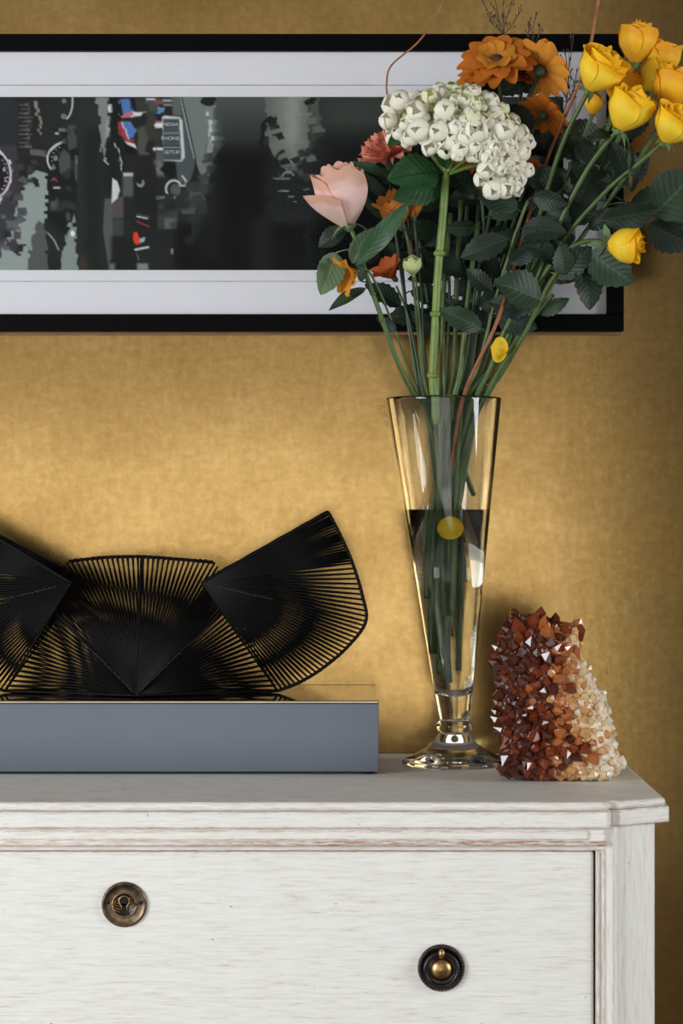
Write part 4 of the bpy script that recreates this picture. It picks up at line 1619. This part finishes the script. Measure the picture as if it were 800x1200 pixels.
yroses[3].leaf((712, 284), (707, 262), 9, 'leaf_grey', 0.262, 0.258, 0.2, 0.1, 0.0, 0.3)
yroses[3].leaf((712, 288), (689, 286), 9, 'leaf_grey', 0.262, 0.258, 0.2, 0.1, 0.0, 0.3)
yroses[3].leaf((690, 296), (742, 332), 46, 'leaf_mid', 0.278, 0.27, 0.2, 0.05)
yroses[3].leaf((660, 322), (655, 287), 28, 'leaf_mid', 0.28, 0.272, 0.3, 0.08)
yroses[3].leaf((683, 312), (690, 364), 36, 'leaf_dark', 0.285, 0.275, -0.3, 0.08)
yroses[3].leaf((634, 352), (577, 331), 48, 'leaf_mid', 0.285, 0.265, 0.3, 0.08)
yroses[6].leaf((765, 252), (815, 200), 66, 'leaf_mid', 0.27, 0.262, 0.3, 0.06)
yroses[6].leaf((760, 262), (812, 288), 44, 'leaf_dark', 0.30, 0.30, 0.3, 0.06)
yroses[7].leaf((706, 257), (770, 244), 36, 'leaf_dark', 0.268, 0.256, 0.5, 0.08)
yroses[7].leaf((740, 225), (735, 168), 22, 'leaf_mid', 0.275, 0.265, 0.7, 0.08)
yroses[7].leaf((720, 215), (760, 180), 34, 'leaf_dark', 0.30, 0.30, 0.2, 0.08)
yroses[4].leaf((738, 240), (790, 232), 38, 'leaf_dark', 0.33, 0.34, 0.2, 0.08)
yroses[4].leaf((712, 240), (742, 270), 40, 'leaf_dark', 0.33, 0.33, 0.2, 0.08)
yroses[0].leaf((650, 190), (672, 140), 22, 'leaf_dark', 0.30, 0.30, 0.5, 0.08)
yroses[0].leaf((632, 240), (665, 285), 44, 'leaf_dark', 0.305, 0.30, 0.1, 0.08)
yroses[1].leaf((668, 232), (716, 202), 38, 'leaf_dark', 0.29, 0.30, 0.4, 0.08)
yroses[1].leaf((690, 195), (676, 165), 26, 'leaf_dark', 0.285, 0.29, 0.3, 0.08)
yroses[1].leaf((716, 158), (690, 162), 16, 'leaf_dark', 0.255, 0.245, 0.5, 0.1)
yroses[2].leaf((650, 270), (630, 215), 46, 'leaf_dark', 0.35, 0.36, 0.2, 0.05)
yroses[2].leaf((690, 190), (655, 155), 40, 'leaf_dark', 0.35, 0.36, 0.2, 0.05)
yroses[5].leaf((640, 300), (672, 330), 40, 'leaf_dark', 0.33, 0.33, 0.2, 0.05)
yroses[5].leaf((690, 190), (712, 170), 26, 'leaf_dark', 0.31, 0.31, 0.2, 0.05)
yroses[8].leaf((700, 205), (742, 200), 40, 'leaf_dark', 0.36, 0.37, 0.2, 0.05)
yroses[8].leaf((755, 125), (728, 168), 34, 'leaf_dark', 0.345, 0.345, 0.2, 0.05)
yroses[9].leaf((668, 200), (700, 218), 30, 'leaf_dark', 0.32, 0.32, 0.2, 0.05)
yroses[9].leaf((612, 345), (640, 312), 30, 'leaf_dark', 0.33, 0.33, 0.4, 0.05)

# dark leaves deep in the right side of the bouquet
dl = random.Random(5)
for pi, bx, by in ((4, 668, 262), (4, 700, 215), (8, 655, 285), (8, 690, 225), (8, 720, 172), (9, 640, 265), (9, 660, 215), (5, 648, 278), (5, 672, 228), (5, 690, 190),
                   (2, 640, 285), (2, 672, 225), (2, 705, 160), (6, 690, 268), (6, 735, 205), (6, 655, 315), (1, 640, 300), (0, 625, 290)):
    ss = dl.choice((-1, 1))
    ln = dl.uniform(34, 50)
    an = dl.uniform(-0.3, 1.2)
    yroses[pi].leaf((bx, by), (bx + ss * ln * math.cos(an), by - ln * math.sin(an)), dl.uniform(24, 34), 'leaf_dark', None, None, dl.uniform(-0.4, 0.4), 0.07)

# --- orange chrysanthemums
CH = [
    ('orange chrysanthemum facing out just above the white hydrangea', (582, 72, .312), (-0.10, -0.72, 0.62), 43, 'orange', 'orange_yellow', [(552, 430, .345), (566, 300, .355), (588, 170, .345), (586, 110, .33)], 535, 690, 51),
    ('amber chrysanthemum seen from its back beside the outward facing one', (634, 82, .32), (0.42, 0.45, 0.42), 40, 'orange_yellow', 'orange', [(558, 430, .35), (578, 300, .36), (602, 170, .35), (622, 108, .335)], 540, 785, 52),
    ('small orange chrysanthemum half hidden behind the top of the hydrangea', (560, 88, .325), (-0.25, -0.62, 0.60), 25, 'orange', 'orange', [(548, 430, .35), (556, 300, .365), (566, 170, .36), (562, 115, .34)], 530, 650, 53),
    ('orange chrysanthemum lowest behind the hydrangea, beside the slanting brown stem', (638, 134, .325), (0.50, 0.35, 0.55), 30, 'orange', 'orange_yellow', [(560, 430, .355), (580, 320, .365), (604, 210, .355), (625, 150, .335)], 545, 700, 54),
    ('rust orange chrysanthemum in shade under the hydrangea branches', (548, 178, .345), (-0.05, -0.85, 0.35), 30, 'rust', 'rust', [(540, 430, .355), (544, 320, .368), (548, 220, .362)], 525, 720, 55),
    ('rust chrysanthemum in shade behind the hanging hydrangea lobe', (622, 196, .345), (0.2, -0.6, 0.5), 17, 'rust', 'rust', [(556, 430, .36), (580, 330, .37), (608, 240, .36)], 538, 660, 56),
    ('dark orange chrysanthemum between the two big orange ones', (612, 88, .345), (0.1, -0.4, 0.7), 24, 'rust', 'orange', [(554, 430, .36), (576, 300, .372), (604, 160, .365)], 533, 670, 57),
]
for lab, c, ax, Rp, m1, m2, path, mouth, end, sd in CH:
    p_ = Plant('chrysanthemum', lab, 'flower', path + [c], mouth, end, 2.5, 'stem_dark', 'orange chrysanthemums in the vase', taper=0.9)
    daisy_bloom(p_, P(*c), ax, S(Rp, c[2]), m1, m2, sd)
    k = 0
    for q in path[1:]:
        s_ = 1 if (k + sd) % 2 else -1
        p_.leaf((q[0], q[1]), (q[0] + s_ * 34, q[1] - 26), 26, 'leaf_dark', q[2], min(q[2] + 0.01, 0.385), 0.2, 0.05, 0.12)
        k += 1

# --- salmon carnation and small apricot lilies on the left side
ca_ = Plant('carnation', 'salmon carnation with ragged petals beside the pink rose', 'flower',
            [(486, 430, .335), (474, 350, .34), (462, 260, .345), (456, 200, .34)], 490, 640, 2.0, 'stem_dark')
frill_bloom(ca_, P(456, 184, .335), (-0.40, -0.50, 0.75), S(39, .335), 'salmon', 61)
ca_.leaf((460, 250), (410, 195), 22, 'leaf_dark', 0.335, 0.33, 0.2, 0.05, 0)
ca_.leaf((462, 258), (420, 215), 26, 'leaf_dark', 0.34, 0.335, -0.2, 0.05, 0)
ca_.leaf((458, 215), (445, 196), 16, 'leaf_mid', 0.325, 0.32, 0, 0.05, 0)
ca_.leaf((460, 210), (408, 190), 13, 'leaf_blade', 0.318, 0.31, 0.4, 0.08, 0)
li1 = Plant('lily', 'apricot lily half closed behind the long smooth leaf', 'flower',
            [(494, 430, .305), (486, 350, .305), (478, 285, .305), (470, 262, .302)], 497, 610, 1.8, 'stem')
lily_bloom(li1, P(470, 264, .30), (-0.35, -0.35, 0.85), S(40, .30), 'apricot', 62, 6, 0.22)
li2 = Plant('lily', 'apricot lily with upright petals near the hydrangea stem', 'flower',
            [(498, 430, .315), (494, 350, .315), (488, 290, .313), (484, 256, .31)], 500, 680, 1.6, 'stem_dark')
lily_bloom(li2, P(484, 256, .31), (0.0, -0.25, 0.95), S(27, .31), 'apricot', 63, 6, 0.5)
li3 = Plant('lily', 'orange lily hanging low below the grey green leaves', 'flower',
            [(478, 430, .30), (462, 385, .285), (446, 345, .272), (432, 318, .262), (420, 316, .258)], 488, 560, 1.5, 'stem')
lily_bloom(li3, P(418, 318, .256), (-0.70, -0.40, -0.35), S(30, .256), 'orange_yellow', 64, 6, 0.6)
li3.leaf((464, 388), (440, 372), 14, 'leaf_dark', 0.285, 0.28, 0.2)
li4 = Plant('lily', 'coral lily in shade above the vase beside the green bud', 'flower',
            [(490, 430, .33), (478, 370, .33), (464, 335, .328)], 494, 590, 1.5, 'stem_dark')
lily_bloom(li4, P(462, 326, .326), (-0.5, -0.4, 0.6), S(28, .326), 'rust', 65, 6, 0.5)  # coral darkened to rust, its dimness put into the petal colour
bud = Plant('ranunculus_bud', 'pale green closed bud beside the hydrangea stem', 'flower',
            [(496, 430, .30), (492, 380, .295), (488, 335, .288), (484, 320, .284)], 499, 570, 1.6, 'stem')
rose_bloom(bud, P(484, 321, .283), (-0.1, -0.45, 0.85), S(13, .283), S(22, .283), 'lime', 66, 0.1, 4, 3, 0.5)

# --- leafy filler stems that thicken the middle of the bouquet
FS = [
    ([(532, 430, .33), (535, 330, .335), (540, 235, .335)], 528, 799, 3.4, 'stem', 'leafless straight tall green stalk rising under the hydrangea head'),
    ([(545, 430, .315), (556, 345, .315), (566, 270, .315), (562, 222, .31)], 536, 730, 2.0, 'stem_dark', 'thin dark leafy stalk under the hanging hydrangea lobe'),
    ([(524, 430, .34), (526, 330, .35), (516, 240, .35)], 522, 700, 2.2, 'stem_dark', 'dark leafy stalk straight behind the hydrangea stem'),
    ([(510, 430, .345), (498, 330, .355), (486, 250, .355)], 508, 640, 2.2, 'stem_dark', 'dark leafy stalk leaning toward the apricot lilies'),
    ([(566, 430, .34), (592, 330, .345), (612, 250, .345)], 552, 710, 2.2, 'stem_dark', 'dark leafy stalk leaning toward the rust chrysanthemum'),
    ([(560, 430, .30), (578, 360, .29), (600, 285, .285), (618, 235, .28)], 545, 680, 2.2, 'stem', 'leafy green stalk in front of the slanting brown stem'),
    ([(584, 435, .30), (612, 395, .29), (645, 330, .285), (672, 300, .285)], 572, 700, 3.0, 'stem', 'thorny rose stalk without flower crossing the picture corner'),
    ([(580, 440, .305), (600, 405, .30), (630, 365, .29), (648, 345, .288)], 565, 796, 3.0, 'stem', 'short thorny stalk leaning over the vase rim'),
    ([(540, 430, .30), (548, 350, .30), (560, 260, .31)], 532, 790, 3.4, 'stem', 'leafless thick stalk beside the loose yellow petal'),
    ([(518, 430, .30), (520, 340, .31), (528, 250, .33)], 517, 770, 3.2, 'stem', 'leafless stalk close behind the pale hydrangea stem'),
    ([(574, 432, .30), (592, 385, .29), (622, 330, .285)], 560, 765, 3.2, 'stem', 'leafless green stalk slanting below the big serrated leaf'),
    ([(550, 430, .35), (562, 340, .355), (590, 240, .355)], 541, 745, 3.0, 'stem_dark', 'leafless dark stalk deep in the middle of the bouquet'),
    ([(490, 440, .35), (478, 380, .36), (470, 300, .365)], 494, 620, 2.0, 'stem_dark', 'dark leafy stalk behind the pink rose stem'),
]
fr = random.Random(91)
for path, mouth, end, rad, mt, lab in FS:
    p_ = Plant('foliage_stem', lab, 'foliage', path, mouth, end, rad, mt, 'leafy stalks among the flowers')
    if 'leafless' in lab:
        continue
    n = len(p_.curve)
    if 'thorny' in lab:
        th = MB()
        for k in range(5):
            c = p_.curve[int(n * (0.55 + 0.085 * k))]
            s_ = 1 if k % 2 else -1
            th.tube([c, c + Vector((s_ * 0.006, -0.001, 0.002))], [0.0016, 0.0002], 5)
        th.build('thorns', MAT['stem_brown'], p_.root)
    for k in range(10 if 'thorny' not in lab else 3):
        c = p_.curve[int(n * (0.60 + 0.043 * k))] if 'thorny' not in lab else p_.curve[int(n * (0.8 + 0.06 * k))]
        s_ = 1 if k % 2 else -1
        if c.z < P(0, 395, c.y).z:
            continue
        ln = fr.uniform(0.032, 0.055)
        a = c + Vector((s_ * 0.006, fr.uniform(-0.006, 0.004), 0.004))
        b_ = a + Vector((s_ * fr.uniform(0.45, 1.0), fr.uniform(-0.25, 0.10), fr.uniform(-0.35, 0.9))).normalized() * ln
        b_.y = min(b_.y, 0.40)
        add_leaf(p_, a, b_, ln * fr.uniform(0.45, 0.62), 'leaf_dark' if fr.random() < 0.8 else 'leaf_mid', fr.uniform(-0.5, 0.5), 0.08, 0.08, 0.22, True, 0.85)

# --- brown stems, grass blade and dried sprigs
bs = Plant('reed', 'straight reddish brown reed slanting through the whole bouquet', 'reed',
           [(557, 430, .268), (584, 372, .262), (612, 280, .318), (640, 190, .325), (675, 105, .30), (690, 60, .30), (699, 10, .30), (703, -14, .30)], 543, 690, 2.2, 'stem_brown', my=-0.75, taper=0.75)
gb = Plant('grass_blade', 'curled tan grass blade rising above the hydrangea', 'grass blade',
           [(500, 430, .35), (486, 320, .358), (470, 200, .345), (455, 120, .30), (453, 95, .298), (459, 76, .298), (486, 53, .298), (500, 36, .298), (514, 12, .298), (524, -14, .298)], 502, 600, 1.0, 'grass_brown', taper=1.0)
sr_ = random.Random(17)
SPRIGS = [
    ('dried twiggy sprig with tiny seed heads above the orange chrysanthemums', [(548, 430, .37), (568, 300, .385), (590, 120, .385), (590, 40, .37)], 537, 660, [(-30, -48), (-12, -60), (4, -70), (14, -52), (22, -30), (-20, -25)]),
    ('dried twiggy sprig with dark seed heads beside the widest yellow rose', [(570, 430, .36), (596, 320, .37), (640, 190, .36), (664, 120, .345)], 553, 690, [(-2, -60), (8, -80), (-14, -40), (12, -40), (-22, -20), (20, -24)]),
    ('dark wispy sprig with fine buds against the white mat', [(574, 435, .37), (610, 310, .385), (650, 225, .38), (668, 205, .37)], 556, 640, [(10, -34), (22, -44), (30, -30), (18, -14), (34, -16)]),
    ('dried feathery sprig leaning above the amber chrysanthemum', [(560, 430, .37), (584, 300, .385), (615, 130, .38), (626, 60, .37)], 547, 630, [(2, -46), (-6, -34), (8, -30)]),
]
for lab, path, mouth, end, brs in SPRIGS:
    p_ = Plant('dried_sprig', lab, 'sprig', path, mouth, end, 1.0, 'twig', 'dried sprigs in the vase', taper=0.6)
    tx, ty, tY = path[-1]
    for dx, dy in brs:
        mb = MB()
        e = P(tx + dx, ty + dy, tY - 0.004)
        c0 = p_.tip
        cv = crom([c0, c0.lerp(e, 0.5) + Vector((sr_.uniform(-.004, .004), 0, -0.003)), e], 4)
        mb.tube(cv, 0.00045, 4)
        for k in range(7):
            q = cv[3 + k % 6] + Vector((sr_.uniform(-1, 1) * 0.006, sr_.uniform(-.003, .003), sr_.uniform(0, 1) * 0.006))
            mb.tube([cv[2 + k % 6], q], 0.0003, 4)
            mb.ball(q, sr_.uniform(0.0007, 0.0014), 5, 4, (0.8, 0.8, 1.5))
        mb.build('branch', MAT['twig'], p_.root)

# --- two loose yellow petals


def loose_petal(c, rx, rz, label, axis, mat):
    o = bpy.data.objects.new('petal', petal_mesh('petal', MAT[mat], lambda u, v: Vector(((2 * v - 1) * rx * 1.0, u * rz * math.sqrt(max(0.02, 1 - (2 * v - 1) ** 2 * 0.96)), 0.35 * rz * (u * u + (2 * v - 1) ** 2 * 0.6))), 8, 10))
    link(o)
    o.location = c
    q = Vector((0, 0, 1)).rotation_difference(Vector(axis).normalized())
    o.rotation_mode = 'QUATERNION'
    o.rotation_quaternion = q
    return tag(o, label, 'petal')


loose_petal(P(582, 412, 0.283), S(10, .28), S(17, .28), 'loose yellow petal caught between the stems above the vase', (0.35, -0.9, 0.3), 'yellow')
zp = vz(621)
loose_petal(Vector((vcx(zp) + 0.001, VY - vase_in_r(zp) + 0.0075, zp)), 0.0140, 0.0115, 'loose yellow petal floating under water inside the vase', (-0.05, -0.94, 0.25), 'yellow')

# ------------------------------------------------------------------ citrine crystal cluster
cz = [(150, 75), (240, 62), (300, 60), (330, 75), (380, 95), (440, 105), (478, 102), (475, 240), (520, 320), (560, 410), (600, 440), (615, 540), (635, 640), (680, 770), (660, 810), (620, 838), (540, 838),
      (450, 838), (400, 838), (240, 838), (190, 838), (110, 806), (106, 680), (92, 620), (100, 540), (80, 500), (92, 430), (84, 370), (74, 290), (92, 215), (108, 140)]
CYM = 0.178
ol = [P(560 + x / 4.0, 710 + y / 4.0, CYM) for x, y in cz]
zmin = min(p.z for p in ol)
dz_fix = TOP_Z + 0.0008 - zmin
cen = sum(ol, Vector()) / len(ol)
crr = random.Random(77)
geo_root = thing('crystal_cluster', 'reddish amber crystal cluster with pale quartz side on the chest', 'crystal', (cen.x, CYM, TOP_Z))


def dome(s):
    """front bulge for ring factor s (1 = outline, 0 = centre)"""
    return 0.034 * math.sqrt(max(0, 1 - s * s))


rings = [1.0, 0.95, 0.86, 0.74, 0.6, 0.44, 0.28, 0.12]
verts, faces = [], []
n = len(ol)
dens = []
for i in range(n):
    a, b_ = ol[i], ol[(i + 1) % n]
    dens += [a, a.lerp(b_, 0.5)]
ol2 = dens
n = len(ol2)
lump = lambda p: 0.0016 * math.sin(p.x * 420 + p.z * 230) + 0.0012 * math.sin(p.z * 610 - p.x * 350)
ring_list = [(0.97, CYM + 0.034), (1.0, CYM + 0.020)] + [(s, CYM - dome(s)) for s in rings]
for s, yy in ring_list:
    for p in ol2:
        q = cen + (p - cen) * s
        k = lump(q) * (1 if s < 1 else 0.4)
        verts.append(Vector((q.x, yy + k, max(q.z + dz_fix, TOP_Z + 0.0006))))
for i in range(len(ring_list) - 1):
    for k in range(n):
        k2 = (k + 1) % n
        faces.append((i * n + k, i * n + k2, (i + 1) * n + k2, (i + 1) * n + k))
faces.append(tuple(reversed(range(n))))
faces.append(tuple(range((len(ring_list) - 1) * n, len(ring_list) * n)))


def mat_rock():
    """matrix: amber on one side, pale quartz on the other"""
    m, nt, b = new_mat('citrine_matrix')
    tc = node(nt, 'ShaderNodeTexCoord')
    sep = node(nt, 'ShaderNodeSeparateXYZ')
    nt.links.new(tc.outputs['Object'], sep.inputs[0])
    nz = node(nt, 'ShaderNodeTexNoise', i_Scale=70.0, i_Detail=5.0, i_Roughness=0.7)
    nt.links.new(tc.outputs['Object'], nz.inputs['Vector'])
    k = node(nt, 'ShaderNodeMath', operation='MULTIPLY_ADD')      # x*9 + noise
    k.inputs[1].default_value = 9.0
    nt.links.new(sep.outputs[0], k.inputs[0])
    nt.links.new(nz.outputs['Fac'], k.inputs[2])
    r = ramp(nt, [(0.30, lin((66, 26, 14))), (0.5, lin((118, 54, 24))), (0.64, lin((184, 122, 68))), (0.78, lin((206, 172, 126))), (0.98, lin((224, 210, 188)))])
    nt.links.new(k.outputs[0], r.inputs[0])
    nt.links.new(r.outputs[0], b.inputs['Base Color'])
    b.inputs['Roughness'].default_value = 0.35
    v = node(nt, 'ShaderNodeTexVoronoi', i_Scale=150.0)
    nt.links.new(tc.outputs['Object'], v.inputs['Vector'])
    bp = node(nt, 'ShaderNodeBump', i_Strength=0.8, i_Distance=0.003)
    nt.links.new(v.outputs['Distance'], bp.inputs['Height'])
    nt.links.new(bp.outputs[0], b.inputs['Normal'])
    return m


obj('matrix_rock', verts, faces, mat_rock(), geo_root, smooth=False)
CMAT = {
    'dark': simple('dark_garnet_amber_crystal', (84, 34, 16), (46, 17, 9), rough=0.2, scale=60, spec=0.5, coat=0.25),
    'red': simple('red_amber_crystal', (124, 54, 22), (84, 32, 14), rough=0.2, scale=60, spec=0.5, coat=0.25),
    'orange': simple('orange_amber_crystal', (178, 104, 54), (134, 70, 34), rough=0.14, scale=60, spec=0.6, coat=0.4),
    'honey': simple('honey_quartz_crystal', (200, 152, 98), (172, 116, 66), rough=0.2, scale=60),
    'cream': simple('cream_quartz_crystal', (216, 190, 150), (188, 152, 108), rough=0.22, scale=60),
    'white': simple('milky_quartz_crystal', (232, 220, 202), (206, 190, 166), rough=0.25, scale=60),
}


def crystal_mesh(kind, seed, stub=False):
    """six sided point, unit width, base below the surface"""
    rr = random.Random(seed)
    v, f = [], []
    hb = rr.uniform(0.05, 0.28) if not stub else 0.12
    ht = hb + rr.uniform(0.42, 0.66) * (1 if not stub else 0.6)
    for zz, r in ((-0.6, 0.50), (hb, 0.46)):
        for k in range(6):
            a = PI / 3 * k + rr.uniform(-0.12, 0.12)
            rr_ = r * rr.uniform(0.86, 1.12)
            v.append((rr_ * math.cos(a), rr_ * math.sin(a), zz + (rr.uniform(-0.12, 0.12) if zz > 0 else 0)))
    v.append((rr.uniform(-0.12, 0.12), rr.uniform(-0.12, 0.12), ht))
    for k in range(6):
        k2 = (k + 1) % 6
        f += [(k, k2, 6 + k2, 6 + k), (6 + k, 6 + k2, 12)]
    f.append(tuple(reversed(range(6))))
    return mesh_data('crystal_point', v, f, CMAT[kind], smooth=False)


CME = {k: [crystal_mesh(k, s * 7 + len(k), k in ('white', 'honey', 'cream')) for s in range(5)] for k in CMAT}


def in_poly(x, y, pl2):
    c = False
    m_ = len(pl2)
    for i in range(m_):
        x0, y0 = pl2[i]
        x1, y1 = pl2[(i + 1) % m_]
        if (y0 > y) != (y1 > y) and x < (x1 - x0) * (y - y0) / (y1 - y0) + x0:
            c = not c
    return c


def ring_factor(x, z):
    """0 at the centre .. 1 on the outline, along the ray from the centre"""
    lo, hi = 0.0, 1.0
    dx, dz = x - cen.x, z - cen.z
    pl2 = [(p.x, p.z) for p in ol]
    if abs(dx) + abs(dz) < 1e-6:
        return 0.0
    f_lo, f_hi = 0.0, 12.0
    for _ in range(18):
        fm = (f_lo + f_hi) / 2
        if in_poly(cen.x + dx * fm, cen.z + dz * fm, pl2):
            f_lo = fm
        else:
            f_hi = fm
    return min(1.0, 1.0 / max(f_lo, 1e-3))


spots = []
tries = 0
W4 = [(p.x, p.z) for p in ol]
while len(spots) < 270 and tries < 12000:
    tries += 1
    cxp, cyp = crr.uniform(70, 680), crr.uniform(60, 835)
    p = P(560 + cxp / 4.0, 710 + cyp / 4.0, CYM)
    if not in_poly(p.x, p.z, W4):
        continue
    lim = 400 + 30 * math.sin(cyp / 90.0) + (60 if 560 < cyp < 720 else 0)
    rel = (cxp - lim) / 130.0 + crr.uniform(-0.25, 0.25)
    if rel < -1.2:
        kind = crr.choice(('dark', 'dark', 'red'))
    elif rel < -0.3:
        kind = crr.choice(('dark', 'dark', 'red', 'red', 'orange'))
    elif rel < 0.25:
        kind = crr.choice(('red', 'orange', 'honey'))
    elif rel < 0.9:
        kind = crr.choice(('honey', 'honey', 'white', 'cream', 'cream'))
    else:
        kind = crr.choice(('white', 'white', 'cream'))
    size = crr.uniform(0.0105, 0.017) if rel < 0.1 else crr.uniform(0.008, 0.0145)
    if any((p - q[0]).length < 0.33 * (size + q[2]) for q in spots):
        continue
    spots.append((p, kind, size, cxp, cyp))
goff = wpos(geo_root)
for p, kind, size, cxp, cyp in spots:
    s = ring_factor(p.x, p.z)
    y = CYM - dome(s) + 0.001
    rad_dir = Vector((p.x - cen.x, 0, p.z - cen.z))
    rad_dir = rad_dir.normalized() if rad_dir.length > 1e-5 else Vector((0, 0, 0))
    nn = (rad_dir * (0.15 + 0.95 * s ** 2) + Vector((0, -1, 0)) * math.sqrt(max(0.03, 1 - s ** 2 * 0.9)))
    nn += Vector((crr.uniform(-.45, .45), crr.uniform(-.2, .2), crr.uniform(-.25, .6)))
    nn.normalize()
    zz = p.z + dz_fix
    if zz - TOP_Z < size * 0.7:
        zz = TOP_Z + size * 0.7
        nn.z = abs(nn.z) * 0.3
        nn.normalize()
    q = Vector((0, 0, 1)).rotation_difference(nn) @ Quaternion((0, 0, 1), crr.uniform(0, 6))
    child_mesh(crr.choice(CME[kind]), 'crystal_point', geo_root, loc=Vector((p.x, y, zz)) - goff, scale=size, quat=q)
# spiky amber edge on the outer left side
for k in range(18):
    t = k / 17
    py_ = 722 + t * 180
    px_ = 584 + 5 * math.sin(t * 17) - (4 if 0.2 < t < 0.8 else 0) + (12 * max(0, 0.12 - t) / 0.12)
    p = P(px_, py_, CYM)
    size = crr.uniform(0.008, 0.012)
    nn = Vector((-1.0, crr.uniform(-0.6, 0.3), crr.uniform(-0.2, 0.7) + (0.8 if t < 0.1 else 0))).normalized()
    q = Vector((0, 0, 1)).rotation_difference(nn)
    child_mesh(crr.choice(CME[crr.choice(('dark', 'red', 'dark'))]), 'crystal_point', geo_root, loc=Vector((p.x + 0.004, CYM - crr.uniform(0.0, 0.014), max(p.z + dz_fix, TOP_Z + size * 0.55))) - goff, scale=size, quat=q)
for k in range(9):
    t = k / 8
    p = P(598 + t * 46, 731 - 4 * math.sin(t * 3) + 5 * t, CYM)
    size = crr.uniform(0.009, 0.013)
    nn = Vector((crr.uniform(-0.4, 0.4), crr.uniform(-0.5, 0.1), 1.0)).normalized()
    q = Vector((0, 0, 1)).rotation_difference(nn)
    child_mesh(crr.choice(CME[crr.choice(('dark', 'red', 'dark'))]), 'crystal_point', geo_root, loc=Vector((p.x, CYM - crr.uniform(0.0, 0.014), p.z - 0.005)) - goff, scale=size, quat=q)
